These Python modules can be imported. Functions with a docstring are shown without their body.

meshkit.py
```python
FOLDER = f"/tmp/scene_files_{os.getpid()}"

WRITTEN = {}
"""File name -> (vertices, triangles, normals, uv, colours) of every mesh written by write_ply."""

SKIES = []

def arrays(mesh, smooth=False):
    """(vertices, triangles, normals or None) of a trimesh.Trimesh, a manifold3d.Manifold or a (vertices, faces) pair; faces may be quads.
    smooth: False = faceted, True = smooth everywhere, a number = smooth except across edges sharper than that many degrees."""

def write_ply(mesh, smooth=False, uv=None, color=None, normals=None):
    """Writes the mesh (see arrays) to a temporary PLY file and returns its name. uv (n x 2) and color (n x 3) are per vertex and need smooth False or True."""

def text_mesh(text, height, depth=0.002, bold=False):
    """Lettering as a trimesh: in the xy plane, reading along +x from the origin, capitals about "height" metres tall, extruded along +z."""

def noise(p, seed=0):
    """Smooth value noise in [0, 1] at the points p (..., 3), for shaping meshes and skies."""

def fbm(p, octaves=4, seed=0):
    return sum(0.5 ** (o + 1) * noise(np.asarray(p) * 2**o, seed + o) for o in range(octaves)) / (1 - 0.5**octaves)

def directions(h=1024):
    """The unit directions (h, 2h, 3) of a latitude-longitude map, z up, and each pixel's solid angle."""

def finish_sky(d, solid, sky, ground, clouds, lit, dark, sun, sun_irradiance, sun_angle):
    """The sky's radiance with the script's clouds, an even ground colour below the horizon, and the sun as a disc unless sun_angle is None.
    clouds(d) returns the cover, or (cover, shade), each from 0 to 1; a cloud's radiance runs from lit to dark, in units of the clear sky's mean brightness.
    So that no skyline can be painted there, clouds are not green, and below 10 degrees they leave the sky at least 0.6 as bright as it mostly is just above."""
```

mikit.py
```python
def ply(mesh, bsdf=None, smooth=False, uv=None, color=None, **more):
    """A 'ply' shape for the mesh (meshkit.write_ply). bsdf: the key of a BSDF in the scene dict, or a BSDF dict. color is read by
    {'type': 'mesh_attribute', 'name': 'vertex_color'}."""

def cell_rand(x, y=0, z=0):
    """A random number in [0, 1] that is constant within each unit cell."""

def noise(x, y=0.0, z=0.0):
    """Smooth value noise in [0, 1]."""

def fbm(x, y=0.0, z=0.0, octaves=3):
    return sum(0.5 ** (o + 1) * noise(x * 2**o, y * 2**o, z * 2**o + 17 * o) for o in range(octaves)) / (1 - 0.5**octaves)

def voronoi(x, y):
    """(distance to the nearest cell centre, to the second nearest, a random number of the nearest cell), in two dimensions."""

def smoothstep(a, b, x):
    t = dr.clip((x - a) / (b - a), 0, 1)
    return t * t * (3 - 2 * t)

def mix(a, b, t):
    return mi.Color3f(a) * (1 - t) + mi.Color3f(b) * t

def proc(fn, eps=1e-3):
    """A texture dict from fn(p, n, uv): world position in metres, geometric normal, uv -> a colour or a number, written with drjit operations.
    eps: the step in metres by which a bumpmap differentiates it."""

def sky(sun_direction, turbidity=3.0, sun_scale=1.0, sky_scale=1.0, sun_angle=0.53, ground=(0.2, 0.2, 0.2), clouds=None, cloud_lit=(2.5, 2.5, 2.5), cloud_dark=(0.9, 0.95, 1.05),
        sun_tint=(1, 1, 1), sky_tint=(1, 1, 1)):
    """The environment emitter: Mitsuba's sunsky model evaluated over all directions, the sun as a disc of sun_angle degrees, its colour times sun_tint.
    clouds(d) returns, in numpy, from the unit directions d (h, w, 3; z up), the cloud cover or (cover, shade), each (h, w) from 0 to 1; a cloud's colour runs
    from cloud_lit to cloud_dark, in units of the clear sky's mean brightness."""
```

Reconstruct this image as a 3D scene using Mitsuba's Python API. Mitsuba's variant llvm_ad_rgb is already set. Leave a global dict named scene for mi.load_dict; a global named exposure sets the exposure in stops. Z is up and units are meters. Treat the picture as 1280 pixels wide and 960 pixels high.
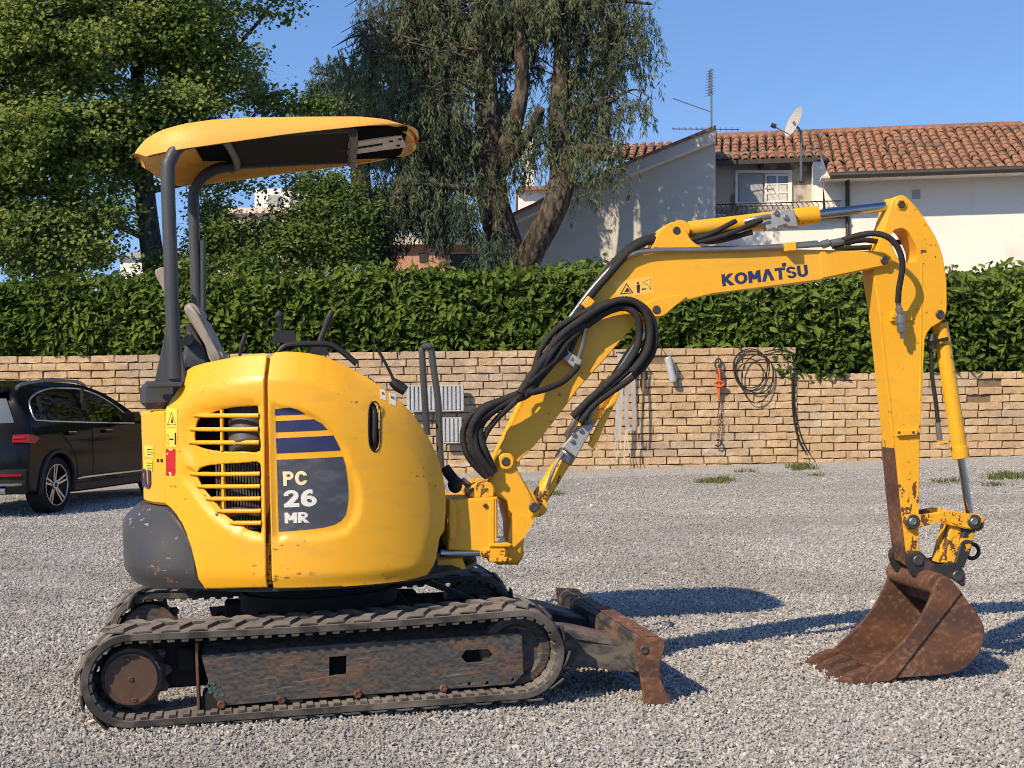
import math, random
import numpy as np, trimesh, shapely
import mitsuba as mi, drjit as dr
import mikit, meshkit
from mikit import noise, fbm, cell_rand, smoothstep, mix, proc, voronoi
from shapely.geometry import Polygon, LineString, Point, box as sbox
from shapely.ops import unary_union

random.seed(7); rng = np.random.default_rng(7)
scene, labels = {}, {}
TF = mi.ScalarTransform4f
# ---------------------------------------------------------------- camera, sky, exposure
CAM_H = 1.334
_p, _r = math.atan(10 / 1800), 0.012
_F = np.array([0, math.cos(_p), math.sin(_p)]); _U0 = np.array([0, -math.sin(_p), math.cos(_p)])
_up = math.sin(_r) * np.array([1., 0, 0]) + math.cos(_r) * _U0
scene['camera'] = {'type': 'perspective', 'fov': 2 * math.degrees(math.atan(640 / 1800)), 'fov_axis': 'x', 'near_clip': 0.05, 'far_clip': 2000.0,
                   'to_world': TF().look_at(origin=[0, 0, CAM_H], target=(np.array([0, 0, CAM_H]) + _F).tolist(), up=_up.tolist())}
SUN = [-0.832, -0.998, 1.0]
scene['sky'] = mikit.sky(SUN, turbidity=3.0, ground=(0.25, 0.24, 0.22), sky_scale=0.80, sky_tint=(0.95, 1.14, 1.50))
exposure = 1.92

# ---------------------------------------------------------------- materials
def rgb(*c): return {'type': 'rgb', 'value': list(c)}
def mat(key, base, rough=.5, metal=0., spec=.5, coat=0., two=True, bump=None, bscale=1., **more):
    b = {'type': 'principled', 'base_color': base if isinstance(base, dict) else rgb(*base), 'roughness': rough, 'metallic': metal, 'specular': spec, **more}
    if coat: b['clearcoat'] = coat; b['clearcoat_gloss'] = .9
    if bump: b = {'type': 'bumpmap', 'bump': bump, 'scale': bscale, 'bsdf': b}
    scene[key] = {'type': 'twosided', 'bsdf': b} if two else b
    return key
def f_(x): return mi.Float(x)
YEL = (.80, .408, .017)
def yellow_body(p, n, uv):
    a = fbm(p.x * 2.2, p.y * 2.2, p.z * 2.2, 3)
    c = mix(YEL, (.74, .36, .012), smoothstep(.35, .7, a) * .5)
    c = mix(c, (.83, .47, .07), .22 * smoothstep(.55, .8, noise(p.x * 5, p.y * 5, p.z * 1.3)))      # faded bands
    s = fbm(p.x * 42, p.y * 42, p.z * 60, 3); k = noise(p.x * 3.1 + 7, p.y * 3.1, p.z * 3.1)
    c = mix(c, (.16, .085, .03), smoothstep(.735 - .12 * (1 - smoothstep(.56, .64, p.z)), .775 - .12 * (1 - smoothstep(.56, .64, p.z)), s) * smoothstep(.50, .66, k) * .8)              # chips
    d = fbm(p.x * 9, p.y * 9, p.z * 22, 3)
    c = mix(c, (.45, .29, .09), .18 * smoothstep(.52, .75, d) * smoothstep(.40, .66, noise(p.x * 1.7, p.y * 1.7, p.z * 2.3 + 4)))
    return c
def yellow_worn(p, n, uv):
    c = yellow_body(p, n, uv)
    w = fbm(p.x * 90, p.y * 90, p.z * 90, 2) - .5
    s = fbm(p.x * 34 + w * .5, p.y * 34, p.z * 15 + w, 5); low = 1 - smoothstep(.70, 1.40, p.z)
    t = .80 - .255 * low
    c = mix(c, (.13, .055, .025), smoothstep(t, t + .02, s))
    c = mix(c, (.10, .06, .04), smoothstep(.765, .785, fbm(p.x * 60, p.y * 60, p.z * 35 + 9, 3)) * smoothstep(.5, .6, noise(p.x * 5, p.y * 5, p.z * 4)))
    return c
def grit(p, k): return fbm(p.x * k, p.y * k, p.z * k, 4)
def rust(p, n, uv):
    w = grit(p, 35.) - .5; a = fbm(p.x * 5 + w, p.y * 5, p.z * 5 + w, 5); b = fbm(p.x * 55, p.y * 55, p.z * 55, 4); d = fbm(p.x * 3.3 + 5 + .6 * w, p.y * 3.3, p.z * 7, 4)
    c = mix((.095, .047, .030),(.165, .078, .045), smoothstep(.25, .75, .5 * a + .5 * b))
    c = mix(c, (.060, .036, .028), smoothstep(.42, .66, d) * .75)
    c = mix(c, (.26, .125, .065), smoothstep(.55, .80, b) * .55)
    return mix(c, (.30, .22, .16), smoothstep(.55, .72, a) * smoothstep(.45, .62, b) * .35)
def scratch(p, kx, kz, q): return smoothstep(.80, .86, noise(p.x * kx + p.z * q, p.y * 9, p.z * kz - p.x * q)) * smoothstep(.35, .6, noise(p.x * 5, p.y * 5, p.z * 7))
def frame_steel(p, n, uv):
    w = grit(p, 60.) - .5; a = fbm(p.x * 9 + 1.6 * w, p.y * 9, p.z * 26 + 1.6 * w, 5); b = fbm(p.x * 60, p.y * 60, p.z * 90, 4); d = fbm(p.x * 3 + w, p.y * 3, p.z * 5, 3)
    c = mix((.038, .040, .042),(.080, .079, .077), smoothstep(.25, .75, b))
    c = mix(c, (.175, .088, .046), smoothstep(.47, .80, .5 * a + .25 * b + .25 * d) * .95)
    s = dr.maximum(scratch(p, 7, 190, 22), scratch(p, 9, 230, -14))
    return mix(mix(c, (.19, .10, .055), s * .5),(.28, .25, .21), scratch(p, 5, 260, 31) * .45)
def blade_steel(p, n, uv):
    w = grit(p, 40.) - .5; a = fbm(p.x * 6 + w, p.y * 6, p.z * 8, 5)
    c = mix((.035, .035, .036),(.13, .115, .10), smoothstep(.3, .7, fbm(p.x * 20, p.y * 9, p.z * 30, 4)))
    return mix(c, (.19, .10, .06), smoothstep(.57, .72, a) * .8)
def rubber(p, n, uv):
    a = fbm(p.x * 14, p.y * 14, p.z * 14, 3)
    c = mix((.034, .034, .034),(.088, .084, .078), smoothstep(.35, .65, a))
    c = mix(c, (.19, .175, .155), smoothstep(.50, .78, fbm(p.x * 7, p.y * 7, p.z * 7 + 2, 4)) * .5)
    return mix(c, (.235, .215, .19), smoothstep(.35, .9, n.z) * (.25 + .5 * a))          # dust lying on upward faces
def dusty_grey(p, n, uv):
    a = fbm(p.x * 5, p.y * 5, p.z * 5, 4); s = fbm(p.x * 24, p.y * 24, p.z * 50, 4)
    c = mix((.040, .042, .047),(.072, .073, .076), a)
    c = mix(c, (.19, .085, .045), smoothstep(.66, .69, s) * smoothstep(.58, .66, noise(p.x * 4, p.y * 4, p.z * 5 + 2)) * (1 - smoothstep(.58, .66, p.z)))
    return mix(c, (.34, .33, .31), smoothstep(.70, .74, fbm(p.x * 40, p.y * 40, p.z * 60 + 5, 3)) * smoothstep(.52, .66, noise(p.x * 5, p.y * 5 + 3, p.z * 5)) * .8)
mat('m_yellow', proc(yellow_body), .42, spec=.45, coat=.25)
mat('m_yellow_worn', proc(yellow_worn), .45, spec=.45)
mat('m_canopy', proc(lambda p, n, uv: mix((.80, .43, .085),(.73, .375, .06), fbm(p.x * 3, p.y * 3, p.z * 8, 3))), .5, spec=.4)
mat('m_rust', proc(rust), .62, spec=.35, bump=proc(lambda p, n, uv: .0012 * fbm(p.x * 60, p.y * 60, p.z * 60, 3)), bscale=1.)
mat('m_frame', proc(frame_steel), .5, spec=.4)
mat('m_blade', proc(blade_steel), .5, spec=.4)
mat('m_rubber', proc(rubber), .8, spec=.25)
mat('m_hose', proc(lambda p, n, uv: mix((.016, .016, .017),(.034, .033, .032), fbm(p.x * 80, p.y * 80, p.z * 80, 2))), .75, spec=.3,
    bump=proc(lambda p, n, uv: .0015 * fbm(p.x * 120, p.y * 120, p.z * 120, 2)), bscale=1.)
mat('m_grey', proc(dusty_grey), .42, spec=.4)
mat('m_post', proc(lambda p, n, uv: mix((.040, .046, .054),(.066, .072, .080), fbm(p.x * 9, p.y * 9, p.z * 4, 3))), .48, spec=.4)
mat('m_black', (.016, .016, .017), .5)
mat('m_dark', (.022, .022, .022), .75, spec=.2)
mat('m_chrome', proc(lambda p, n, uv: mix((.52, .53, .55),(.40, .41, .43), fbm(p.x * 30, p.y * 30, p.z * 30, 2))), .16, 1.)
mat('m_steel', proc(lambda p, n, uv: mix((.36, .36, .36),(.22, .215, .21), fbm(p.x * 18, p.y * 18, p.z * 18, 3))), .38, .75)
mat('m_pin', proc(lambda p, n, uv: mix((.13, .13, .13),(.055, .05, .047), fbm(p.x * 22, p.y * 22, p.z * 22, 3))), .42, .6)
mat('m_valve', proc(lambda p, n, uv: mix((.40, .41, .41),(.27, .28, .28), fbm(p.x * 20, p.y * 20, p.z * 20, 3))), .5, .2)
mat('m_navy', proc(lambda p, n, uv: mix((.016, .022, .085),(.03, .036, .11), fbm(p.x * 20, p.y * 20, p.z * 20, 3))), .4)
mat('m_decal', proc(lambda p, n, uv: mix((.050, .058, .078),(.085, .093, .112), smoothstep(.4, .75, fbm(p.x * 16, p.y * 16, p.z * 30, 4)))), .42)
mat('m_cream', (.78, .66, .38), .5)
mat('m_white', proc(lambda p, n, uv: mix((.74, .74, .73),(.60, .60, .58), fbm(p.x * 40, p.y * 40, p.z * 40, 2))), .5)
mat('m_sticker_yellow', (.86, .60, .07), .4)
mat('m_sticker_orange', (.86, .50, .09), .4)
mat('m_sticker_red', proc(lambda p, n, uv: mix((.48, .015, .02),(.78, .60, .30), smoothstep(.58, .62, fbm(p.x * 45, p.y * 45, p.z * 45, 2)))), .45)
mat('m_print', (.02, .02, .02), .5)
mat('m_seat', proc(lambda p, n, uv: mix((.34, .30, .255),(.27, .235, .20), fbm(p.x * 9, p.y * 9, p.z * 9, 3))), .6)
scene['m_liner'] = {'type': 'twosided', 'bsdf': {'type': 'diffuse', 'reflectance': rgb(.016, .016, .017)}}; scene['m_visor'] = {'type': 'twosided', 'bsdf': {'type': 'diffuse', 'reflectance': rgb(.055, .050, .043)}}
mat('m_strip', (.62, .59, .53), .5)

# ---------------------------------------------------------------- mesh helpers
def obj(name, mesh, m, parent=None, smooth=30, **more):
    base = name if parent is None else parent + '__' + name
    key, k = base, 0
    while key in scene: k += 1; key = '%s_%03d' % (base, k)
    scene[key] = mikit.ply(mesh, m, smooth, **more)
    return key
def say(key, label, cat=None, group=None, kind=None):
    d = labels.setdefault(key, {})
    if label: d['label'] = label
    if cat: d['category'] = cat
    if group: d['group'] = group
    if kind: d['kind'] = kind
    return key
USED = set()
def thing(name, label, cat, group=None):
    key, k = name, 0
    while key in USED or key in scene: k += 1; key = '%s_%03d' % (name, k)
    USED.add(key); return say(key, label, cat, group)
def cat_(ms): return trimesh.util.concatenate([m for m in ms])
def tm(v, f): return trimesh.Trimesh(np.asarray(v, float), np.asarray(f, int), process=False)
def xf(mesh, M):
    m = mesh.copy(); m.apply_transform(M); return m
def Mat(R=None, t=(0, 0, 0)):
    M = np.eye(4)
    if R is not None: M[:3, :3] = R
    M[:3, 3] = t; return M
def rotz(a):
    c, s = math.cos(a), math.sin(a); return np.array([[c, -s, 0], [s, c, 0], [0, 0, 1.]])
def roty(a):   # nose up for +a
    c, s = math.cos(a), math.sin(a); return np.array([[c, 0, -s], [0, 1, 0], [s, 0, c]])

def tri_poly(poly, size):
    """triangulate a polygon, cut by a grid of the given size, into merged (V, F)."""
    V, F, idx = [], [], {}
    def vid(x, y):
        k = (round(x * 1e5), round(y * 1e5))
        if k not in idx: idx[k] = len(V); V.append((x, y))
        return idx[k]
    def put(g):
        if g.is_empty: return
        if g.geom_type != 'Polygon':
            for q in getattr(g, 'geoms', []): put(q)
            return
        if g.area < 1e-10: return
        v, f = trimesh.creation.triangulate_polygon(g, engine='earcut')
        ids = [vid(*q) for q in v]
        for a, b, c in f:
            a_, b_, c_ = v[a], v[b], v[c]
            if (b_[0] - a_[0]) * (c_[1] - a_[1]) - (b_[1] - a_[1]) * (c_[0] - a_[0]) < 0: b, c = c, b
            t = (ids[a], ids[b], ids[c])
            if len(set(t)) == 3: F.append(t)
    if size is None: put(poly)
    else:
        x0, y0, x1, y1 = poly.bounds
        for i in range(int(math.floor(x0 / size)), int(math.ceil(x1 / size))):
            for j in range(int(math.floor(y0 / size)), int(math.ceil(y1 / size))):
                put(poly.intersection(sbox(i * size, j * size, (i + 1) * size, (j + 1) * size)))
    return V, F, vid
def slab(poly, t, b=0., size=None, back=True):
    """plate of the polygon's outline with chamfer b: (S, Z, D, F); D = 0 at the front, -t at the back."""
    if not isinstance(poly, Polygon): poly = Polygon(poly)
    poly = poly.buffer(0)
    if poly.geom_type != 'Polygon': poly = max(poly.geoms, key=lambda g: g.area)
    if b > 0:
        inner = poly.buffer(-b, join_style=2, mitre_limit=3)
        if inner.is_empty: b = 0
    V, F, idx = [], [], {}
    if b > 0:
        Va, Fa, _ = tri_poly(inner, size); Vb, Fb, _ = tri_poly(poly.difference(inner), size)
    else:
        Va, Fa, _ = tri_poly(poly, size); Vb, Fb = [], []
    def vid(x, y):
        k = (round(x * 1e5), round(y * 1e5))
        if k not in idx: idx[k] = len(V); V.append((x, y))
        return idx[k]
    for W, G_ in ((Va, Fa),(Vb, Fb)):
        ids = [vid(*q) for q in W]
        F += [tuple(ids[i] for i in f) for f in G_]
    V = np.array(V); F = np.array(F)
    edge = shapely.distance(shapely.points(V), poly.boundary) < 2e-5
    d0 = np.where(edge, -b, 0.) if b > 0 else np.zeros(len(V))
    n = len(V)
    E = np.vstack([F[:, [0, 1]], F[:, [1, 2]], F[:, [2, 0]]])
    es = set(map(tuple, E)); bd = [e for e in es if (e[1], e[0]) not in es and edge[e[0]] and edge[e[1]]]
    S = np.concatenate([V[:, 0]] * 2); Z = np.concatenate([V[:, 1]] * 2); D = np.concatenate([d0, -t - d0])
    Fs = [F]
    if back: Fs.append(F[:, ::-1] + n)
    if bd:
        e = np.array(bd); Fs += [np.stack([e[:, 0], e[:, 0] + n, e[:, 1] + n], 1), np.stack([e[:, 0], e[:, 1] + n, e[:, 1]], 1)]
    return S, Z, D, np.vstack(Fs)
def plate(poly, y0, t, b=.004, size=None):
    """side plate: polygon in (x, z), near face at y0, thickness t towards +y."""
    S, Z, D, F = slab(poly, t, b, size)
    return tm(np.stack([S, y0 - D, Z], 1), F)
def rings(P, F0, closed=False):
    pass
def spline(pts, n=8):
    P = np.asarray(pts, float)
    if len(P) < 3: return P
    Q = np.vstack([2 * P[0] - P[1], P, 2 * P[-1] - P[-2]]); out = []
    for i in range(1, len(Q) - 2):
        a, b, c, d = Q[i - 1], Q[i], Q[i + 1], Q[i + 2]
        for t in np.linspace(0, 1, n, endpoint=False):
            out.append(.5 * (2 * b + (c - a) * t + (2 * a - 5 * b + 4 * c - d) * t * t + (3 * b - a - 3 * c + d) * t ** 3))
    return np.array(out + [P[-1]])
def tube(pts, r, n=10, smooth=8, caps=True, flat=1.):
    P = spline(pts, smooth) if smooth and len(pts) > 2 else np.asarray(pts, float)
    k = len(P); R = np.interp(np.linspace(0, 1, k), np.linspace(0, 1, np.size(r)), np.atleast_1d(r)) if np.size(r) > 1 else np.full(k, float(r))
    T_ = np.gradient(P, axis=0); T_ /= np.linalg.norm(T_, axis=1, keepdims=True) + 1e-12
    a = np.cross(T_[0], [0, 1, 0]) if abs(T_[0][1]) < .9 else np.cross(T_[0], [1, 0, 0]); a /= np.linalg.norm(a)
    A = []
    for t in T_:
        a = a - t * (a @ t); a /= np.linalg.norm(a) + 1e-12; A.append(a)
    A = np.array(A); B = np.cross(T_, A); th = np.arange(n) * 2 * np.pi / n
    V = (P[:, None] + R[:, None, None] * (np.cos(th)[None, :, None] * A[:, None] + flat * np.sin(th)[None, :, None] * B[:, None])).reshape(-1, 3)
    F = []
    for i in range(k - 1):
        for j in range(n):
            p, q = i * n + j, i * n + (j + 1) % n
            F += [(p, q, q + n),(p, q + n, p + n)]
    if caps:
        V = np.vstack([V, P[0], P[-1]])
        for j in range(n):
            F += [(len(V) - 2, (j + 1) % n, j),(len(V) - 1, (k - 1) * n + j, (k - 1) * n + (j + 1) % n)]
    return tm(V, F)
def lathe(p0, p1, prof, n=24, caps=True):
    """solid of revolution about p0 -> p1; prof: (t along the axis in metres, radius)."""
    p0 = np.array(p0, float); ax = np.array(p1, float) - p0; L = np.linalg.norm(ax); ax /= L
    P = np.array([p0 + ax * t for t, _ in prof]); R = [r for _, r in prof]
    a = np.cross(ax, [0, 0, 1.] if abs(ax[2]) < .9 else [1., 0, 0]); a /= np.linalg.norm(a); b = np.cross(ax, a); th = np.arange(n) * 2 * np.pi / n
    V = np.concatenate([P[i] + R[i] * (np.cos(th)[:, None] * a + np.sin(th)[:, None] * b) for i in range(len(P))])
    F = []
    for i in range(len(P) - 1):
        for j in range(n):
            p, q = i * n + j, i * n + (j + 1) % n
            F += [(p, q, q + n),(p, q + n, p + n)]
    if not caps: return tm(V, F)
    V = np.vstack([V, P[0], P[-1]])
    for j in range(n):
        F += [(len(V) - 2, (j + 1) % n, j),(len(V) - 1, (len(P) - 1) * n + j, (len(P) - 1) * n + (j + 1) % n)]
    return tm(V, F)
def pin(x, y0, z, r, h, n=20, ch=.004):
    """short bolt head / pin whose near end stands at y0 - h."""
    return lathe((x, y0, z),(x, y0 - h, z), [(0, r),(h - ch, r),(h, r - ch),(h, r * .55),(h - .003, r * .5)], n)
def rod(p0, p1, r, n=20, ch=.003):
    L = np.linalg.norm(np.array(p1) - np.array(p0))
    return lathe(p0, p1, [(0, r - ch),(ch, r),(L - ch, r),(L, r - ch)], n)
def bx(x0, x1, y0, y1, z0, z1, c=0.):
    if c <= 0:
        m = trimesh.creation.box((x1 - x0, y1 - y0, z1 - z0)); m.apply_translation(((x0 + x1) / 2, (y0 + y1) / 2, (z0 + z1) / 2)); return m
    pts = []
    for sx in (0, 1):
        for sy in (0, 1):
            for sz in (0, 1):
                q = np.array([(x0, x1)[sx], (y0, y1)[sy], (z0, z1)[sz]], float); s = np.array([1 - 2 * sx, 1 - 2 * sy, 1 - 2 * sz]) * c
                for k in range(3):
                    w = q + s; w[k] = q[k]; pts.append(w)
    return trimesh.convex.convex_hull(np.array(pts))
def hull(pts): return trimesh.convex.convex_hull(np.array(pts, float))
def disc_poly(x, z, r, n=24): return Point(x, z).buffer(r, n // 4)
def resample(pts, n):
    P = np.asarray(pts, float); d = np.r_[0, np.cumsum(np.linalg.norm(np.diff(P, axis=0), axis=1))]
    t = np.linspace(0, d[-1], n); return np.stack([np.interp(t, d, P[:, k]) for k in range(P.shape[1])], 1)
def smooth_poly(pts, n=5):
    P = np.asarray(pts, float); Q = np.vstack([P[-1], P, P[0], P[1]]); out = []
    for i in range(1, len(Q) - 2):
        a, b, c, d = Q[i - 1], Q[i], Q[i + 1], Q[i + 2]
        for t in np.linspace(0, 1, n, endpoint=False):
            out.append(.5 * (2 * b + (c - a) * t + (2 * a - 5 * b + 4 * c - d) * t * t + (3 * b - a - 3 * c + d) * t ** 3))
    return Polygon(out).buffer(0)
def ell_ring(cx, cz, rx, rz, t):
    a = np.linspace(0, 2 * np.pi, 29)[:-1]; o = np.stack([np.cos(a), np.sin(a)], 1)
    return Polygon(o * (rx, rz) + (cx, cz)).difference(Polygon(o * (rx - t, rz - t * .82) + (cx, cz)))
def glyph(ch, t=.27):
    """heavy sans capitals in a box of height 1: (shape, width)."""
    R_ = lambda x0, z0, x1, z1: sbox(x0, z0, x1, z1)
    S_ = lambda *p: LineString(p).buffer(t / 2, cap_style=2, join_style=2)
    if ch == 'K': g, w = unary_union([R_(0, 0, t, 1), S_((.18, .42),(.82, 1.1)), S_((.25, .62),(.88, -.12))]), .90
    elif ch == 'O': g, w = ell_ring(.5, .5, .5, .5, t), 1.0
    elif ch == 'M': g, w = unary_union([R_(0, 0, t, 1), R_(.95 - t, 0, .95, 1), S_((.10, 1.05),(.475, .30)), S_((.85, 1.05),(.475, .30))]), .95
    elif ch == 'A': g, w = unary_union([S_((.10, -.1),(.46, 1.0)), S_((.86, -.1),(.48, 1.0))]), .96
    elif ch == 'T': g, w = unary_union([R_(0, 1 - t * .85, .82, 1), R_(.41 - t / 2, 0, .41 + t / 2, 1)]), .82
    elif ch == 'S': g, w = unary_union([ell_ring(.36, .72, .36, .28, t * .85).difference(R_(.36, .40, .9, .74)), ell_ring(.40, .29, .36, .29, t * .85).difference(R_(-.2, .28, .40, .65))]), .77
    elif ch == 'U': g, w = unary_union([R_(0, .35, t, 1), R_(.82 - t, .35, .82, 1), ell_ring(.41, .38, .41, .38, t).difference(R_(-.1, .38, 1, 1))]), .82
    elif ch == 'P': g, w = unary_union([R_(0, 0, t, 1), ell_ring(.40, .70, .38, .30, t * .85).difference(R_(-.1, .3, .27, 1.1)), R_(t / 2, 1 - t * .8, .42, 1), R_(t / 2, .40, .42, .40 + t * .8)]), .80
    elif ch == 'R': g, w = unary_union([glyph('P', t)[0], S_((.30, .46),(.82, -.12))]), .82
    elif ch == 'C': g, w = ell_ring(.46, .5, .46, .5, t).difference(R_(.55, .33, 1.2, .67)), .86
    elif ch == '2': g, w = unary_union([ell_ring(.38, .68, .38, .32, t * .85).difference(R_(-.2, .2, .38, .66)).difference(R_(.3, .1, .9, .52)), S_((.62, .60),(.16, .10)), R_(.0, 0, .78, t * .85)]), .80
    elif ch == '6': g, w = unary_union([ell_ring(.40, .32, .40, .32, t * .9), ell_ring(.46, .5, .46, .5, t).difference(R_(.46, -.1, 1.2, .72)).difference(R_(.60, .3, 1.2, 1.2))]), .82
    return g.intersection(sbox(-.1, 0, 2, 1)), w
def text(s, h, depth=.0015):
    x, ms = 0., []
    for ch in s:
        g, w = glyph(ch)
        for q_ in getattr(g, 'geoms', [g]):
            if q_.geom_type != 'Polygon' or q_.area < 1e-4: continue
            S, Z, D, F = slab(q_, depth, 0, .22); ms.append(tm(np.stack([(S + x) * h, Z * h, D + depth], 1), F))
        x += w + .07
    m = cat_(ms); return np.array(m.vertices), np.array(m.faces)

# ---------------------------------------------------------------- ground
def ground_z(x, y):
    x = np.asarray(x, float); y = np.asarray(y, float)
    t = np.clip((y - 9) / 13, 0, 1); t = t * t * (3 - 2 * t)
    base = (0.128 + 0.0195 * np.clip(x, -16, 16)) * t
    return base
def gravel_col(p, n, uv):
    a = noise(p.x * 70, p.y * 70, 0); b = noise(p.x * 140, p.y * 140, 3); d = fbm(p.x * .7, p.y * .7, 1, 3)
    c = mix((.14, .137, .132),(.42, .412, .396), smoothstep(.25, .75, .5 * a + .5 * b))
    c = mix(c, (.28, .277, .272), .45 * smoothstep(.42, .62, d))
    v = fbm(p.x * .35 + 3, p.y * .9, 5, 3)
    return mix(c, (.20, .197, .192), .45 * smoothstep(.50, .70, v) * smoothstep(10., 17., p.y))
mat('m_ground', proc(gravel_col), .95, spec=.1, bump=proc(lambda p, n, uv: .012 * noise(p.x * 55, p.y * 55, 0) + .008 * noise(p.x * 110, p.y * 110, 2), eps=.002), bscale=1.)
xs = np.unique(np.r_[np.linspace(-400, -20, 8), np.linspace(-20, 20, 81), np.linspace(20, 400, 8)])
ys = np.unique(np.r_[np.linspace(-60, 0, 7), np.linspace(0, 32, 65), np.linspace(32, 600, 10)])
gx, gy = np.meshgrid(xs, ys); gz = ground_z(gx, gy) - .012
nx, ny = len(xs), len(ys); ii, jj = np.meshgrid(np.arange(nx - 1), np.arange(ny - 1)); q = (jj * nx + ii).ravel()
gf = np.vstack([np.stack([q, q + 1, q + nx + 1], 1), np.stack([q, q + nx + 1, q + nx], 1)])
obj('gravel_ground', tm(np.stack([gx.ravel(), gy.ravel(), gz.ravel()], 1), gf), 'm_ground', smooth=True)
say('gravel_ground', None, kind='structure')
# crushed stones, tile by tile
scene['m_stone'] = {'type': 'twosided', 'bsdf': {'type': 'blendbsdf', 'weight': proc(lambda p, n, uv: .55 * smoothstep(.44, .72, fbm(p.x * .55 + .3 * p.y + 4, p.y * 1.15, 2, 4)) + .12 * noise(p.x * 8, p.y * 8, 1)),
    'first': {'type': 'principled', 'base_color': {'type': 'mesh_attribute', 'name': 'vertex_color'}, 'roughness': .85, 'specular': .25},
    'second': {'type': 'principled', 'base_color': proc(lambda p, n, uv: mix((.198, .193, .184),(.30, .293, .28), noise(p.x * 160, p.y * 160, p.z * 160))), 'roughness': .9, 'specular': .2}}}
OCT_V = np.array([[1, 0, 0], [-1, 0, 0], [0, 1, 0], [0, -1, 0], [0, 0, 1], [0, 0, -1.]])
OCT_F = np.array([[0, 2, 4], [2, 1, 4], [1, 3, 4], [3, 0, 4], [2, 0, 5], [1, 2, 5], [3, 1, 5], [0, 3, 5]])
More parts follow.
